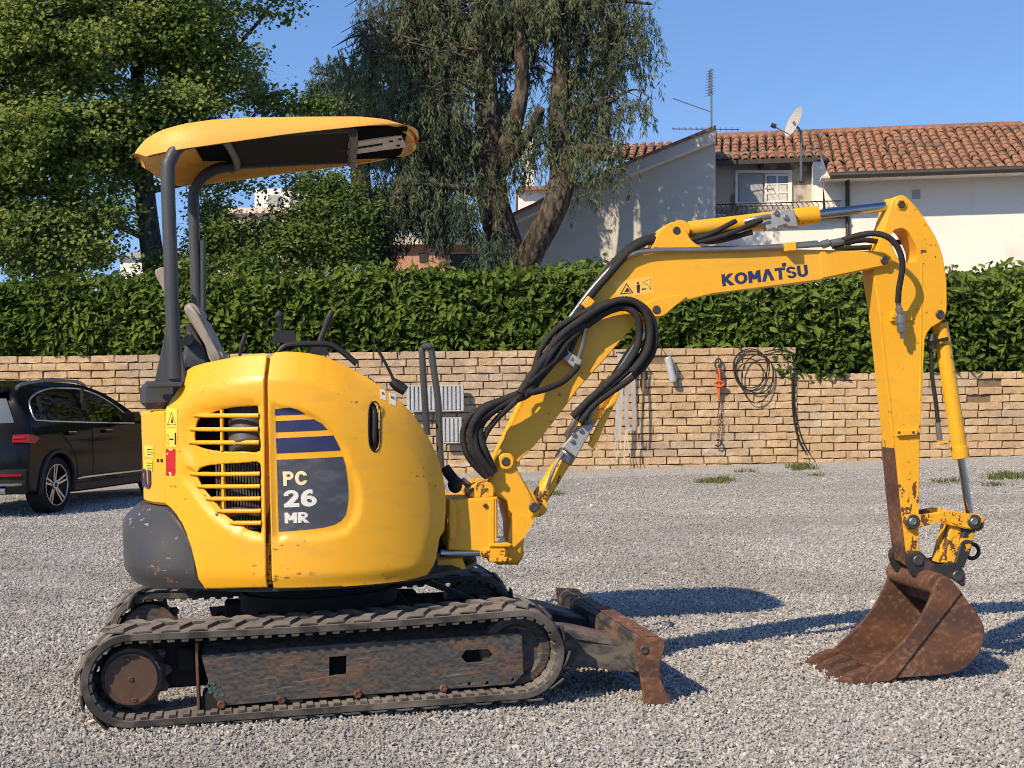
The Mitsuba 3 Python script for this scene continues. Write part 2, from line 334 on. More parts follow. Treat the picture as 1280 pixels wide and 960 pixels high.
def stone_tile(n, smin, smax, seed, layer):
    r = np.random.default_rng(seed); P = np.stack([r.uniform(0, 1, n), r.uniform(0, 1, n), r.uniform(-.011, layer, n)], 1)
    s = r.uniform(smin, smax, n) * (1 + .7 * (r.random(n) < .05))
    A = r.normal(size=(n, 3, 3)); Q, _ = np.linalg.qr(A)
    sh = OCT_V[None] * np.stack([r.uniform(.75, 1.25, n), r.uniform(.65, 1.05, n), r.uniform(.5, .85, n)], 1)[:, None, :] + r.normal(0, .2, (n, 6, 3))
    V = np.einsum('nij,nkj->nki', Q, sh) * s[:, None, None] + P[:, None]
    tone = np.clip(r.normal(.375, .085, n), .12, .66); warm = r.normal(0, .014, n)
    C = np.stack([tone + warm + .008, tone + .003, tone - warm - .008], 1)
    return tm(V.reshape(-1, 3),(OCT_F[None] + (np.arange(n) * 6)[:, None, None]).reshape(-1, 3)), np.repeat(np.clip(C, .03, .9), 6, axis=0)
groups = [('near', 7600, .0042, .0100, 3),('far', 4600, .006, .0112, 3),('thin', 2400, .006, .011, 2),('rare', 1000, .006, .011, 2)]
for nm, n, a, b, k in groups:
    for t in range(k):
        m_, c_ = stone_tile(n, a, b, 40 + t + 10 * len(nm) + ord(nm[0]), .006)
        scene['stone_tile_%s_%d' % (nm, t)] = {'type': 'shapegroup', 'stones': mikit.ply(m_, 'm_stone', False, color=c_)}
cnt = 0
for iy in range(4, 20):
    half = (iy + 1) * .37 + 1.2
    for ix in range(int(-math.ceil(half)), int(math.ceil(half))):
        if iy > 12 and ix < -3 and iy < 16: pass
        nm = 'near' if iy < 7 else 'far' if iy < 12 else 'thin' if iy < 15 else 'rare'
        t = random.randrange(3 if iy < 12 else 2); a = random.randrange(4); cnt += 1
        z = float(ground_z(ix + .5, iy + .5)); e = .5
        sx = float(ground_z(ix + .5 + e, iy + .5) - ground_z(ix + .5 - e, iy + .5)) / (2 * e); sy = float(ground_z(ix + .5, iy + .5 + e) - ground_z(ix + .5, iy + .5 - e)) / (2 * e)
        tilt = np.array([[1, 0, 0, ix + .5], [0, 1, 0, iy + .5], [sx, sy, 1, z - .004], [0, 0, 0, 1.]])
        scene['gravel_stones__%03d' % cnt] = {'type': 'instance', 'group': {'type': 'ref', 'id': 'stone_tile_%s_%d' % (nm, t)},
            'to_world': TF((tilt @ Mat(rotz(a * math.pi / 2)) @ Mat(None, (-.5, -.5, 0))).tolist())}
say('gravel_stones', 'loose grey crushed gravel stones covering the yard in the foreground', 'gravel', kind='stuff')
# ================================================================ the excavator
EX = thing('mini_excavator', 'yellow mini excavator on rubber tracks with open canopy, worn boom and rusty digging bucket', 'excavator')
T0 = (-.896, 6.679, 0.)
MT = Mat(rotz(math.radians(10.48)) @ roty(math.radians(1.24)), T0)      # tracks and blade
MU = Mat(rotz(math.radians(6.9)) @ roty(math.radians(1.24)), T0)        # slewed upper structure
def tobj(name, mesh, m, parent=EX, **k): return obj(name, xf(mesh, MT), m, parent, **k)
def uobj(name, mesh, m, parent=EX, **k): return obj(name, xf(mesh, MU), m, parent, **k)
# ---- tracks
TL, ZC, RO, RI = .800, .208, .195, .156
PER = 4 * TL + 2 * math.pi * RO
def belt(u, rad):
    """point and direction of the belt at arc length u."""
    u = u % PER; h = math.pi * RO
    if u < 2 * TL: return np.array([-TL + u, ZC + rad - .012 * math.sin(math.pi * u / (2 * TL))]), np.array([1., 0])     # upper run sags
    u -= 2 * TL
    if u < h: a = math.pi / 2 - u / RO; return np.array([TL + rad * math.cos(a), ZC + rad * math.sin(a)]), np.array([math.sin(a), -math.cos(a)])
    u -= h
    if u < 2 * TL: return np.array([TL - u, ZC - rad]), np.array([-1., 0])
    u -= 2 * TL; a = -math.pi / 2 - u / RO
    return np.array([-TL + rad * math.cos(a), ZC + rad * math.sin(a)]), np.array([math.sin(a), -math.cos(a)])
def belt_mesh(y0, y1):
    n = 160; V, F = [], []
    prof = [(y0, RI + .006),(y0, RO - .008),(y0 + .012, RO),(y1 - .012, RO),(y1, RO - .008),(y1, RI + .006),(y1 - .02, RI),(y0 + .02, RI)]
    k = len(prof)
    for i in range(n):
        for y, r in prof:
            p, _ = belt(i * PER / n, r); V.append((p[0], y, p[1]))
    for i in range(n):
        for j in range(k):
            a, b = i * k + j, i * k + (j + 1) % k; c, d = (a + k) % (n * k),(b + k) % (n * k)
            F += [(a, c, d),(a, d, b)]
    return tm(V, F)
# one tread lug (half the belt's width, raked) - local: x along travel, y across, z outwards
def lug_mesh(side):
    w, h = .146, .013; s = 1 if side > 0 else -1; pts = []
    for yy, sx, wd, hh in ((0, 0, .030, h),(w * .80, .045, .036, h),(w, .058, .038, .004)):
        for x_, z_ in ((-wd, -.002),(wd, -.002),(wd * .72, hh),(-wd * .72, hh)): pts.append((x_ - sx, s * yy, z_))
    return cat_([hull(pts[:8]), hull(pts[4:])])
LUGS = {s: mikit.ply(lug_mesh(s), 'm_rubber', False) for s in (1, -1)}
def put_lugs(parent, yc):
    for s in (1, -1):
        for i in range(40):
            p, d = belt((i + .5 * (s > 0)) * PER / 40, RO)
            up = np.array([-d[1], d[0]])
            R = np.array([[d[0], 0, up[0]], [0, 1, 0], [d[1], 0, up[1]]])
            base = parent + '__tread_lug'; key, k = base, 0
            while key in scene: k += 1; key = '%s_%03d' % (base, k)
            scene[key] = {**LUGS[s], 'to_world': TF((MT @ Mat(R, (p[0], yc + s * .003, p[1]))).tolist())}
def small_cogs(y0, y1):
    ms = []
    for i in range(80):
        p, d = belt(i * PER / 80, RI); up = np.array([-d[1], d[0]])
        R = np.array([[d[0], 0, up[0]], [0, 1, 0], [d[1], 0, up[1]]])
        for a, b in ((y0 + .004, y0 + .10),(y1 - .10, y1 - .004)):
            ms.append(xf(hull([(x, y, z) for x, z in ((-.017, .004),(.017, .004),(.013, -.007),(-.013, -.007)) for y in (a, b)]), Mat(R, (p[0], 0, p[1]))))
    return cat_(ms)
PANEL = Polygon([(-0.521, 0.282),(-0.232, 0.289),(0.098, 0.291),(0.4, 0.289),(0.823, 0.288),(0.824, 0.113),(0.774, 0.069),(0.475, 0.07),(0.114, 0.072),(-0.2, 0.071),(-0.447, 0.066),(-0.478, 0.111)])
SQ = Polygon([(0.003, 0.24),(0.073, 0.239),(0.07, 0.162),(0.001, 0.16)]).buffer(-.004).buffer(.004)
SLOT = Polygon([(0.579, 0.225),(0.672, 0.223),(0.688, 0.201),(0.67, 0.178),(0.581, 0.178),(0.561, 0.203)]).buffer(.003)
for side in (-1, 1):
    y0, y1 = (-.754, -.454) if side < 0 else (.454, .754)
    yo = -.685 if side < 0 else .685
    trk = tobj('rubber_track', belt_mesh(y0, y1), 'm_rubber', smooth=40)
    say(trk, 'dusty rubber track nearest the camera' if side < 0 else 'far rubber track showing above the near one')
    put_lugs(trk, (y0 + y1) / 2)
    c = tobj('drive_cog', small_cogs(y0, y1), 'm_rubber', trk, smooth=False); say(c, None, kind='stuff')
    fr = Polygon(PANEL)
    fr = fr.difference(SQ).difference(SLOT)
    for p_ in [(0.588, 0.086),(0.664, 0.084),(0.775, 0.09)]: fr = fr.difference(disc_poly(p_[0], p_[1], .007, 12))
    yn = yo if side < 0 else yo - .02
    frame = tobj('track_frame', plate(fr, yn, .02, .003), 'm_frame')
    say(frame, 'scratched black and rusty side plate of the near track' if side < 0 else None)
    # box of the frame behind its plate, the sloped top flange
    yb0, yb1 = (-.66, -.52) if side < 0 else (.52, .66)
    px0, pz0, px1, pz1 = PANEL.bounds
    tobj('frame_box', cat_([bx(px0 + .03, px1 - .02, yb0 + (.06 if side < 0 else 0), yb1 - (.06 if side > 0 else 0), .09, .27, .01)]), 'm_dark', frame)
    if side < 0:
        tobj('weld_flange', hull([(px0, -.664, .279),(px1, -.664, .284),(px1, -.664, .27),(px0, -.664, .265),(px0 + .02, -.56, .335),(px1 - .03, -.56, .335),(px0 + .02, -.56, .32),(px1 - .03, -.56, .32)]), 'm_frame', frame)
        tobj('stiffener_rib', bx(-.542, -.53, -.70, -.56, .055, .335, .002), 'm_rust', frame)
        for p_ in [(-0.444, 0.076),(-0.2, 0.078),(0.114, 0.079),(0.475, 0.077)]:
            tobj('roller_bolt', pin(p_[0], yo + .004, p_[1], .018, .026, 6), 'm_rust', frame)
        tobj('motor_guard', cat_([bx(-.76, -.50, -.56, -.50, .13, .335, .01), bx(-.62, -.545, -.60, -.50, .20, .30, .01)]), 'm_dark', frame)
        for q in [(-0.499, 0.153),(-0.482, 0.165),(-0.47, 0.144),(-0.451, 0.153),(-0.445, 0.129),(-0.465, 0.118),(-0.487, 0.129),(-0.49, 0.142),(-0.458, 0.133),(-0.473, 0.161),(-0.439, 0.116)]:
            tobj('paint_mark', plate(Point(*q).buffer(.004 + .005 * random.random(), 2), -.689, .002, 0), mat('m_teal', (.04, .12, .10), .7) if 'm_teal' not in scene else 'm_teal', frame)
    # sprocket, idler, rollers
    sgn = side
    teeth = []
    for i in range(48):
        a = 2 * math.pi * i / 48; r_ = (.158, .158, .135, .135)[i % 4]
        teeth.append((-TL + r_ * math.cos(a), ZC + r_ * math.sin(a)))
    sp = tobj('sprocket', plate(Polygon(teeth),(-.60 if side < 0 else .56), .04, .004), 'm_frame')
    ye = -.684 if side < 0 else .684
    tobj('motor_housing', lathe((-TL, ye * .72, ZC),(-TL, ye, ZC), [(0, .13),(.10, .135),(.15, .128),(abs(ye) * .28 - .02, .122),(abs(ye) * .28 - .008, .118)], 36), 'm_frame', sp)
    cov = tobj('hub_cover', lathe((-TL, ye + .01 * -sgn, ZC - .004),(-TL, ye + .03 * sgn, ZC - .004), [(0, .108),(.016, .108),(.021, .104),(.0215, .095),(.018, .093),(.0185, .01),(.02, .0)], 40), 'm_hub' if 'm_hub' in scene else mat('m_hub', proc(lambda p, n, uv: mix((.085, .050, .036),(.135, .08, .055), fbm(p.x * 25, p.y * 25, p.z * 25, 3))), .5, .3), sp)
    if side < 0:
        for dx, dz in ((-.014, .082),(.012, -.086),(0, 0)):
            tobj('cover_bolt', pin(-TL + dx, ye - .004, ZC - .004 + dz, .011, .012, 8, .003), 'm_hub', sp)
    idl = tobj('idler_wheel', lathe((TL, ye * .78, ZC),(TL, ye * .99, ZC), [(0, .152),(.02, .158),(.10, .158),(.115, .146),(.118, .115),(.10, .10),(.10, .05),(.128, .045),(.13, .01)], 36), 'm_frame')
    for i in range(4):
        tobj('track_roller', rod((-.47 + .31 * i, y0 + .075, .085),(-.47 + .31 * i, y1 - .075, .085), .055, 16), 'm_dark')
    tobj('carrier_roller', rod((.05, y0 + .09, .345),(.05, y1 - .09, .345), .035, 14), 'm_dark')
# guard rail seen along the far track's inner side
tobj('guard_rail', tube([(-.90, .44, .33),(-.86, .44, .405),(-.78, .44, .43),(-.62, .44, .418),(-.42, .44, .40)], .011, 8), 'm_frame')
# ---- undercarriage centre
und = tobj('undercarriage', cat_([bx(-.30, .40, -.46, .46, .20, .38, .02), bx(-.44, .50, -.52, -.36, .20, .34, .01), bx(-.44, .50, .36, .52, .20, .34, .01)]), 'm_dark')
tobj('swing_ring', lathe((0, 0, .36),(0, 0, .54), [(0, .36),(.08, .36),(.081, .33),(.12, .33),(.121, .37),(.18, .37)], 40), 'm_dark', und)
for dy in (-.20, .20):
    tobj('blade_cylinder', rod((.30, dy * .5, .34),(.86, dy * .5, .24), .035, 14), 'm_black', und)
tobj('dark_stay', hull([(.52, .16, .40),(.55, .16, .42),(.80, .12, .30),(.82, .12, .27),(.52, .20, .40),(.55, .20, .42),(.80, .16, .30),(.82, .16, .27)]), 'm_black', und)
# ---- dozer blade
BLX = [(1.30, .335),(1.40, .335),(1.41, .31),(1.385, .25),(1.375, .19),(1.385, .12),(1.41, .06),(1.435, .012),(1.345, .008),(1.335, .07),(1.315, .14),(1.305, .22),(1.295, .30)]
END = smooth_poly([(1.288, 0.249),(1.313, 0.256),(1.404, 0.247),(1.418, 0.231),(1.409, 0.187),(1.395, 0.14),(1.392, 0.106),(1.404, 0.041),(1.436, -0.03),(1.402, -0.034),(1.321, -0.032),(1.314, 0.02),(1.304, 0.092),(1.293, 0.185)], 4)
bl = tobj('dozer_blade', cat_([plate(END, -.81, .025, .004, .03)]), 'm_rust'); say(bl, 'rusty low dozer blade between the track and the bucket')
tobj('end_bolt', pin(*(1.322, -0.812, 0.205), .019, .007, 16), 'm_frame', bl)
ends2 = Polygon([(x, z) for x, z in END.exterior.coords]).difference(disc_poly(1.315, .30, .022, 16))
tobj('end_plate', plate(ends2, .775, .025, .004), 'm_blade', bl)
_pl = Polygon([(1.29, 0.223),(1.303, 0.248),(1.33, 0.257),(1.36, 0.248),(1.384, 0.209),(1.386, 0.006),(1.299, -0.005),(1.289, 0.08)])
tobj('pin_lug', plate(_pl.difference(disc_poly(*[(1.326, 0.215)][0], .021, 16)), .70, .03, .003), 'm_blade', bl)
def bl_sheet(poly, y0, y1): return plate(Polygon(poly), y0, y1 - y0, .003)
x0 = END.bounds[0]; zt = END.bounds[3]
tobj('blade_sheet', bl_sheet([(x0 + .075, .03),(x0 + .05, .10),(x0 + .045, .18),(x0 + .055, .25),(x0 + .08, zt - .02),(x0 + .10, zt - .02),(x0 + .085, .25),(x0 + .075, .18),(x0 + .08, .10),(x0 + .115, .02)], -.785, .775), 'm_rust', bl)
tobj('crossbeam', bl_sheet([(x0 + .012, zt - .15),(x0 + .012, zt - .02),(x0 + .03, zt - .006),(x0 + .11, zt - .006),(x0 + .11, zt - .15)], -.785, .10), 'm_blade', bl)
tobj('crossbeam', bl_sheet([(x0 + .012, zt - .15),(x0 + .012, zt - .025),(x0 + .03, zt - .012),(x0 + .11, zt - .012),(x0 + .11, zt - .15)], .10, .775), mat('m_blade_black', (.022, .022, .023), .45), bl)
tobj('wear_strip', bx(x0 + .035, x0 + .105, -.78, .08, zt - .006, zt + .002, .002), 'm_rust', bl)
for yc, w in ((-.42, .17),(.36, .17)):
    V = []
    for x, zb, ztp, wd in ((.78, .13, .29, w),(1.12, .085, .235, w),(x0 + .06, .05, .17, w * 1.25)):
        V.append([(x, yc - wd, zb + .02),(x, yc - wd, ztp),(x, yc + wd, ztp + .0),(x, yc + wd, zb)])
    ms = [hull(V[0] + V[1]), hull(V[1] + V[2])]
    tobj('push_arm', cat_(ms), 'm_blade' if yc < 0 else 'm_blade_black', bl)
    tobj('arm_cap', hull([(.80, yc - w + .01, .292),(1.12, yc - w + .01, .238),(x0 + .05, yc - w * 1.2, .174),(x0 + .05, yc + w * 1.2, .174),(1.12, yc + w - .01, .238),(.80, yc + w - .01, .292),(.80, yc - w + .01, .298),(1.12, yc - w + .01, .244),(x0 + .05, yc - w * 1.2, .18),(x0 + .05, yc + w * 1.2, .18),(1.12, yc + w - .01, .244),(.80, yc + w - .01, .298)]), 'm_blade', bl)

# ---- body: panels of a cylinder about the slewing axis; s = R0 * angle, z, d outwards
R0 = .775
def cyl(S, Z, D, r=R0):
    th = np.asarray(S) / R0; rr = r + np.asarray(D); return np.stack([rr * np.cos(th), rr * np.sin(th), np.asarray(Z)], -1)
def ss(a, b, x):
    t = np.clip((np.asarray(x) - a) / (b - a), 0, 1); return t * t * (3 - 2 * t)
REAR = Polygon([(-1.9293, 1.2904),(-1.917, 1.3345),(-1.8888, 1.3985),(-1.846, 1.4547),(-1.7984, 1.4699),(-1.7317, 1.4809),(-1.646, 1.4909),(-1.5641, 1.501),(-1.4841, 1.5078),(-1.4182, 1.5119),(-1.4017, 1.5015),(-1.4023, 1.3833),(-1.4123, 0.9897),(-1.4223, 0.5468),(-1.5366, 0.5438),(-1.7329, 0.5371),(-1.7497, 0.5681),(-1.7567, 0.618),(-1.7688, 0.661),(-1.7855, 0.7141),(-1.8079, 0.7637),(-1.8367, 0.8099),(-1.8733, 0.8458),(-1.9136, 0.8716),(-1.9552, 0.8872)])
FRONT = Polygon([(-1.3851, 1.4943),(-1.3677, 1.5134),(-1.3148, 1.5149),(-1.2659, 1.5116),(-1.2173, 1.5052),(-1.1688, 1.4955),(-1.1202, 1.4794),(-1.0777, 1.4617),(-1.0381, 1.4425),(-0.9876, 1.4163),(-0.9359, 1.3851),(-0.8933, 1.3539),(-0.8495, 1.3191),(-0.8116, 1.2877),(-0.7683, 1.2491),(-0.7315, 1.2104),(-0.6932, 1.1646),(-0.6576, 1.1185),(-0.6254, 1.0654),(-0.6018, 1.0158),(-0.583, 0.9628),(-0.5719, 0.9101),(-0.5696, 0.8477),(-0.5756, 0.7894),(-0.59, 0.7252),(-0.623, 0.7009),(-0.6386, 0.6408),(-0.6582, 0.5916),(-0.6841, 0.5467),(-0.7556, 0.5396),(-0.8563, 0.5353),(-1.0008, 0.5355),(-1.2002, 0.5394),(-1.3804, 0.5412),(-1.397, 0.5464),(-1.3943, 0.8252),(-1.3899, 1.2516)])
TOP_LINE = LineString([(-1.8829, 1.3983),(-1.846, 1.4547),(-1.7317, 1.4809),(-1.5641, 1.501),(-1.3844, 1.5156),(-1.2659, 1.5116),(-1.1688, 1.4955),(-1.0381, 1.4425),(-0.9359, 1.3851),(-0.8116, 1.2877),(-0.6932, 1.1646),(-0.6254, 1.0654),(-0.583, 0.9628),(-0.5696, 0.8477),(-0.5791, 0.7241),(-0.6487, 0.587),(-0.6841, 0.5467)])
def bevel(S, Z):
    d = shapely.distance(shapely.points(np.stack([S, Z], 1)), TOP_LINE)
    w = ss(-1.05, -.78, S)                       # softer round towards the front edge
    ins = np.clip(1 - d / .115, 0, 1) * (.060 - .048 * w)
    bot = .020 * (1 - ss(.535, .60, Z))
    return -(ins + bot)
BIGREC = smooth_poly([(-1.8223, 1.1944),(-1.7943, 1.2479),(-1.7269, 1.2836),(-1.6294, 1.3046),(-1.5088, 1.3128),(-1.4183, 1.31),(-1.418, 1.1211),(-1.4236, 0.8586),(-1.4237, 0.7536),(-1.4859, 0.7577),(-1.5647, 0.7812),(-1.6482, 0.8304),(-1.7219, 0.8896),(-1.7833, 0.9658),(-1.8214, 1.0057),(-1.7998, 1.0329),(-1.774, 1.0598),(-1.8164, 1.1068),(-1.8297, 1.1506)], 4)
FRREC = smooth_poly([(-1.3752, 1.2905),(-1.3321, 1.2924),(-1.2573, 1.2767),(-1.1932, 1.2482),(-1.1298, 1.19),(-1.0824, 1.1221),(-1.0517, 1.0415),(-1.0235, 0.974),(-1.0161, 0.8908),(-1.0357, 0.816),(-1.0743, 0.7688),(-1.128, 0.7457),(-1.2262, 0.7375),(-1.3239, 0.7445),(-1.3866, 0.7528),(-1.3854, 0.989)], 4)
RECS = {}
def sink(S, Z, rec, dep, ring=.018):
    pts = shapely.points(np.stack([S, Z], 1)); ins = shapely.contains(rec, pts); d = shapely.distance(pts, rec.boundary)
    return -dep * np.where(ins, ss(0, ring, d), 0)
def panel(poly, t=.012, b=.004, size=.03, rec=None, dep=.012, off=0., ring=.018, holes=()):
    for h in holes: poly = poly.difference(h)
    S, Z, D, F = slab(poly, t, b, size)
    D = D + bevel(S, Z) + off
    if rec is not None:
        D = D + sink(S, Z, rec, dep, ring)
    return tm(cyl(S, Z, D), F)
UPH = smooth_poly([(-1.6694, 1.269),(-1.6145, 1.281),(-1.5533, 1.291),(-1.4532, 1.2946),(-1.4378, 1.2892),(-1.436, 1.2629),(-1.4354, 1.1807),(-1.4355, 1.1085),(-1.5161, 1.1087),(-1.5807, 1.1083),(-1.6777, 1.1178),(-1.7425, 1.1351),(-1.7583, 1.1637),(-1.7543, 1.2005),(-1.7378, 1.2404),(-1.7102, 1.2599)], 3)
LOH = smooth_poly([(-1.7473, 1.0281),(-1.7019, 1.0498),(-1.6154, 1.0575),(-1.5071, 1.0608),(-1.4372, 1.0576),(-1.4367, 0.9738),(-1.4397, 0.7867),(-1.4573, 0.7755),(-1.5026, 0.7859),(-1.5236, 0.8008),(-1.567, 0.8208),(-1.6078, 0.8489),(-1.6517, 0.8951),(-1.7063, 0.9464),(-1.7401, 0.9863)], 3)
HSLOT = smooth_poly([(-0.9463, 1.2939),(-0.9289, 1.2783),(-0.923, 1.2414),(-0.9266, 1.1416),(-0.9352, 1.1021),(-0.9517, 1.0896),(-0.9671, 1.1036),(-0.9745, 1.1438),(-0.971, 1.2432),(-0.9645, 1.2795)], 4)
eng = uobj('engine_cover', panel(REAR, rec=BIGREC, dep=.016, holes=(UPH, LOH), size=.025), 'm_yellow'); say(eng, 'louvred yellow rear engine cover with warning stickers')
sid = uobj('side_cover', panel(FRONT, rec=FRREC, dep=.013, holes=(HSLOT,), size=.0125), 'm_yellow'); say(sid, 'yellow side cover with dark model plate')
# strip behind the gap between the two covers
uobj('cover_strip', panel(Polygon([(-1.4155, 1.4921),(-1.3583, 1.4967),(-1.38, 0.5526),(-1.4374, 0.5535)]), size=.03, off=-.03), 'm_yellow_worn')
# louvre slats and mullions
def arc_bar(p0, p1, w=.009, dep=.016, off=-.003, parent=eng, name='louvre_slat'):
    (s0, z0),(s1, z1) = p0, p1; n = 12; ms = []
    S = np.linspace(s0, s1, n); Z = np.linspace(z0, z1, n); taper = np.minimum(1, np.minimum(np.arange(n) + .6, 99) / 2.2)
    P0 = cyl(S, Z, np.full(n, off)); pr = []
    prof = [(-1, -dep),(-1, -.004),(-.5, 0),(.5, 0),(1, -.004),(1, -dep)]
    V = []
    for i in range(n):
        for a, d in prof: V.append(cyl(S[i], Z[i] + a * w * taper[i], off + d))
    V = np.array(V).reshape(-1, 3); F = []; k = len(prof)
    for i in range(n - 1):
        for j in range(k - 1):
            a = i * k + j; F += [(a, a + k, a + k + 1),(a, a + k + 1, a + 1)]
    F = np.array(F)[:, ::-1]
    return uobj(name, tm(V, F), 'm_yellow', parent, smooth=50)
for q in ([(-1.7506, 1.2623),(-1.4322, 1.2545)], [(-1.7816, 1.2058),(-1.4358, 1.1988)], [(-1.7891, 1.1505),(-1.4342, 1.1446)]): arc_bar(*q)
for q in ([(-1.7857, 1.0178),(-1.4353, 1.0149)], [(-1.7501, 0.9662),(-1.4353, 0.964)], [(-1.7033, 0.9148),(-1.4354, 0.9131)], [(-1.6469, 0.8636),(-1.4354, 0.8622)], [(-1.5823, 0.8142),(-1.4354, 0.8129)]): arc_bar(*q, w=.0085)
def vbar(p0, p1):
    (s0, z0),(s1, z1) = p0, p1; V = []
    for z, s in ((z0, s0),(z1, s1)):
        for a, d in ((-.0055, -.026),(-.0055, -.012),(.0055, -.012),(.0055, -.026)): V.append(cyl(s + a, z, d))
    V = np.array(V).reshape(-1, 3); F = []
    for j in range(3): F += [(j, j + 1, j + 5),(j, j + 5, j + 4)]
    uobj('louvre_mullion', tm(V, F), 'm_yellow', eng)
vbar(*[(-1.6113, 1.1121),(-1.6058, 1.2841)]); vbar(*[(-1.6127, 0.8737),(-1.6094, 1.0591)])
# what shows behind the louvres
core = uobj('engine_bay', cat_([plate(Polygon([(-.58, .55),(-.58, 1.36),(-.10, 1.40),(.14, 1.36),(.30, 1.16),(.40, .90),(.42, .55)]), -.44, .42, .01), bx(-.60, -.30, -.05, .30, .55, 1.30, .02)]), 'm_dark')
uobj('radiator_fins', cat_([bx(-.40 + .012 * i, -.393 + .012 * i, -.64, -.52, .78, 1.08) for i in range(15)]), mat('m_inner', (.085, .085, .085), .6, .3), core)
uobj('air_filter', lathe((-.26, -.66, 1.10),(-.26, -.50, 1.36), [(0, .07),(.02, .085),(.24, .085),(.28, .06)], 20), 'm_inner', core)
uobj('hot_pipe', tube([(-.40, -.63, .84),(-.30, -.66, .86),(-.22, -.66, .85)], .02, 8), 'm_rust', core)
# bottom pan, deck
uobj('floor_pan', lathe((0, 0, .515),(0, 0, .56), [(0, .66),(.012, .735),(.03, .735),(.045, .70)], 64), 'm_black')
# operator side (far), low platform
uobj('platform', plate(Polygon([(-.30, -.0),(.60, -.0),(.66, .3),(.55, .60),(.30, .72),(-.35, .72)]), 0, .18, .01).apply_transform(trimesh.transformations.rotation_matrix(-math.pi / 2, (1, 0, 0))).apply_translation((0, 0, .72)), 'm_black')
# handle, latch slot
hh = uobj('door_handle', panel(HSLOT.buffer(.004), size=.03, off=-.022), 'm_black', sid)
S_, Z_ = [(-0.9453, 1.2722),(-0.9508, 1.1161)][0], [(-0.9453, 1.2722),(-0.9508, 1.1161)][1]
uobj('handle_grip', tube([cyl(S_[0], S_[1] - .002, -.022), cyl(S_[0], S_[1] - .02, -.006), cyl((S_[0] + Z_[0]) / 2, (S_[1] + Z_[1]) / 2, -.003), cyl(Z_[0], Z_[1] + .02, -.006), cyl(Z_[0], Z_[1], -.022)], .009, 8), 'm_black', sid)
uobj('handle_rim', tube([cyl(x, z, .001) for x, z in list(HSLOT.buffer(.002).exterior.coords)[::3] + [HSLOT.buffer(.002).exterior.coords[0]]], .003, 6, 0), 'm_black', sid)
# black seal along the side cover's front edge
_l = [(-0.9358, 1.3884),(-0.8493, 1.3225),(-0.7682, 1.2525),(-0.6931, 1.168),(-0.6252, 1.0688),(-0.5828, 0.9663),(-0.5694, 0.8511),(-0.5787, 0.7309)]
uobj('edge_seal', tube([cyl(s + .004, z, -.090) for s, z in _l], .010, 8), 'm_black', sid)
# decals: flat print on the covers
def decal(name, pts, m, parent, off=0., rec=False, smooth=0, th=.0012):
    poly = smooth_poly(pts, smooth) if smooth else Polygon(pts)
    S, Z, D, F = slab(poly, th, 0, .0125)
    D = D + bevel(S, Z) + off + .0022 + (sink(S, Z, FRREC, .013) if rec else 0)
    return uobj(name, tm(cyl(S, Z, D), F), m, parent)
def ctext(s, p0, p1, m, parent, name, h_px=None, off=0., rec=False, r=R0):
    """lettering between the lower left and upper right corners (s, z)."""
    v, f = text(s, .1); (s0, z0),(s1, z1) = p0, p1
    S = s0 + v[:, 0] / v[:, 0].max() * (s1 - s0); Z = z0 + v[:, 1] / v[:, 1].max() * (z1 - z0)
    D = v[:, 2] + bevel(S, Z) + off + .0012 + (sink(S, Z, FRREC, .013) if rec else 0)
    return uobj(name, tm(cyl(S, Z, D), f), m, parent, smooth=False)
decal('stripe_decal', [(-1.3623, 1.2786),(-1.2995, 1.2831),(-1.2672, 1.2738),(-1.2353, 1.253),(-1.3632, 1.2524)], 'm_navy', sid, rec=True)
decal('stripe_decal', [(-1.3623, 1.2294),(-1.2035, 1.2322),(-1.1683, 1.2112),(-1.1479, 1.1857),(-1.3622, 1.1835)], 'm_navy', sid, rec=True)
decal('stripe_decal', [(-1.363, 1.1589),(-1.1241, 1.1618),(-1.1086, 1.1331),(-1.0948, 1.0996),(-1.3617, 1.0965)], 'm_navy', sid, rec=True)
decal('model_plate', [(-1.3626, 1.0703),(-1.0874, 1.0729),(-1.0784, 1.0428),(-1.0719, 0.9897),(-1.0686, 0.9368),(-1.0701, 0.8939),(-1.0821, 0.8353),(-1.1028, 0.8101),(-1.133, 0.7953),(-1.1758, 0.786),(-1.2378, 0.7807),(-1.3642, 0.7752)], 'm_decal', sid, rec=True)
for s_, q, m_ in (('PC', [(-1.338, 0.963),(-1.238, 1.0218)], 'm_cream'),('26', [(-1.3377, 0.8745),(-1.2015, 0.9448)], 'm_white'),('MR', [(-1.3366, 0.8089),(-1.2338, 0.8527)], 'm_white')):
    ctext(s_, *q, m_, sid, 'model_letters', off=.0015, rec=True)
for pts in ([(-0.9064, 1.3476),(-0.8828, 1.3385),(-0.8843, 1.2968),(-0.908, 1.3059)], [(-0.8661, 1.3313),(-0.8378, 1.3204),(-0.8397, 1.2718),(-0.8679, 1.2845)]):
    decal('small_sticker', pts, 'm_white', sid)
for pts in ([(-0.9013, 1.3374),(-0.8886, 1.332),(-0.889, 1.3203),(-0.9017, 1.3257)], [(-0.8609, 1.3195),(-0.8439, 1.3122),(-0.8445, 1.2988),(-0.8614, 1.3061)]):
    decal('sticker_print', pts, 'm_steel', sid, off=.001)
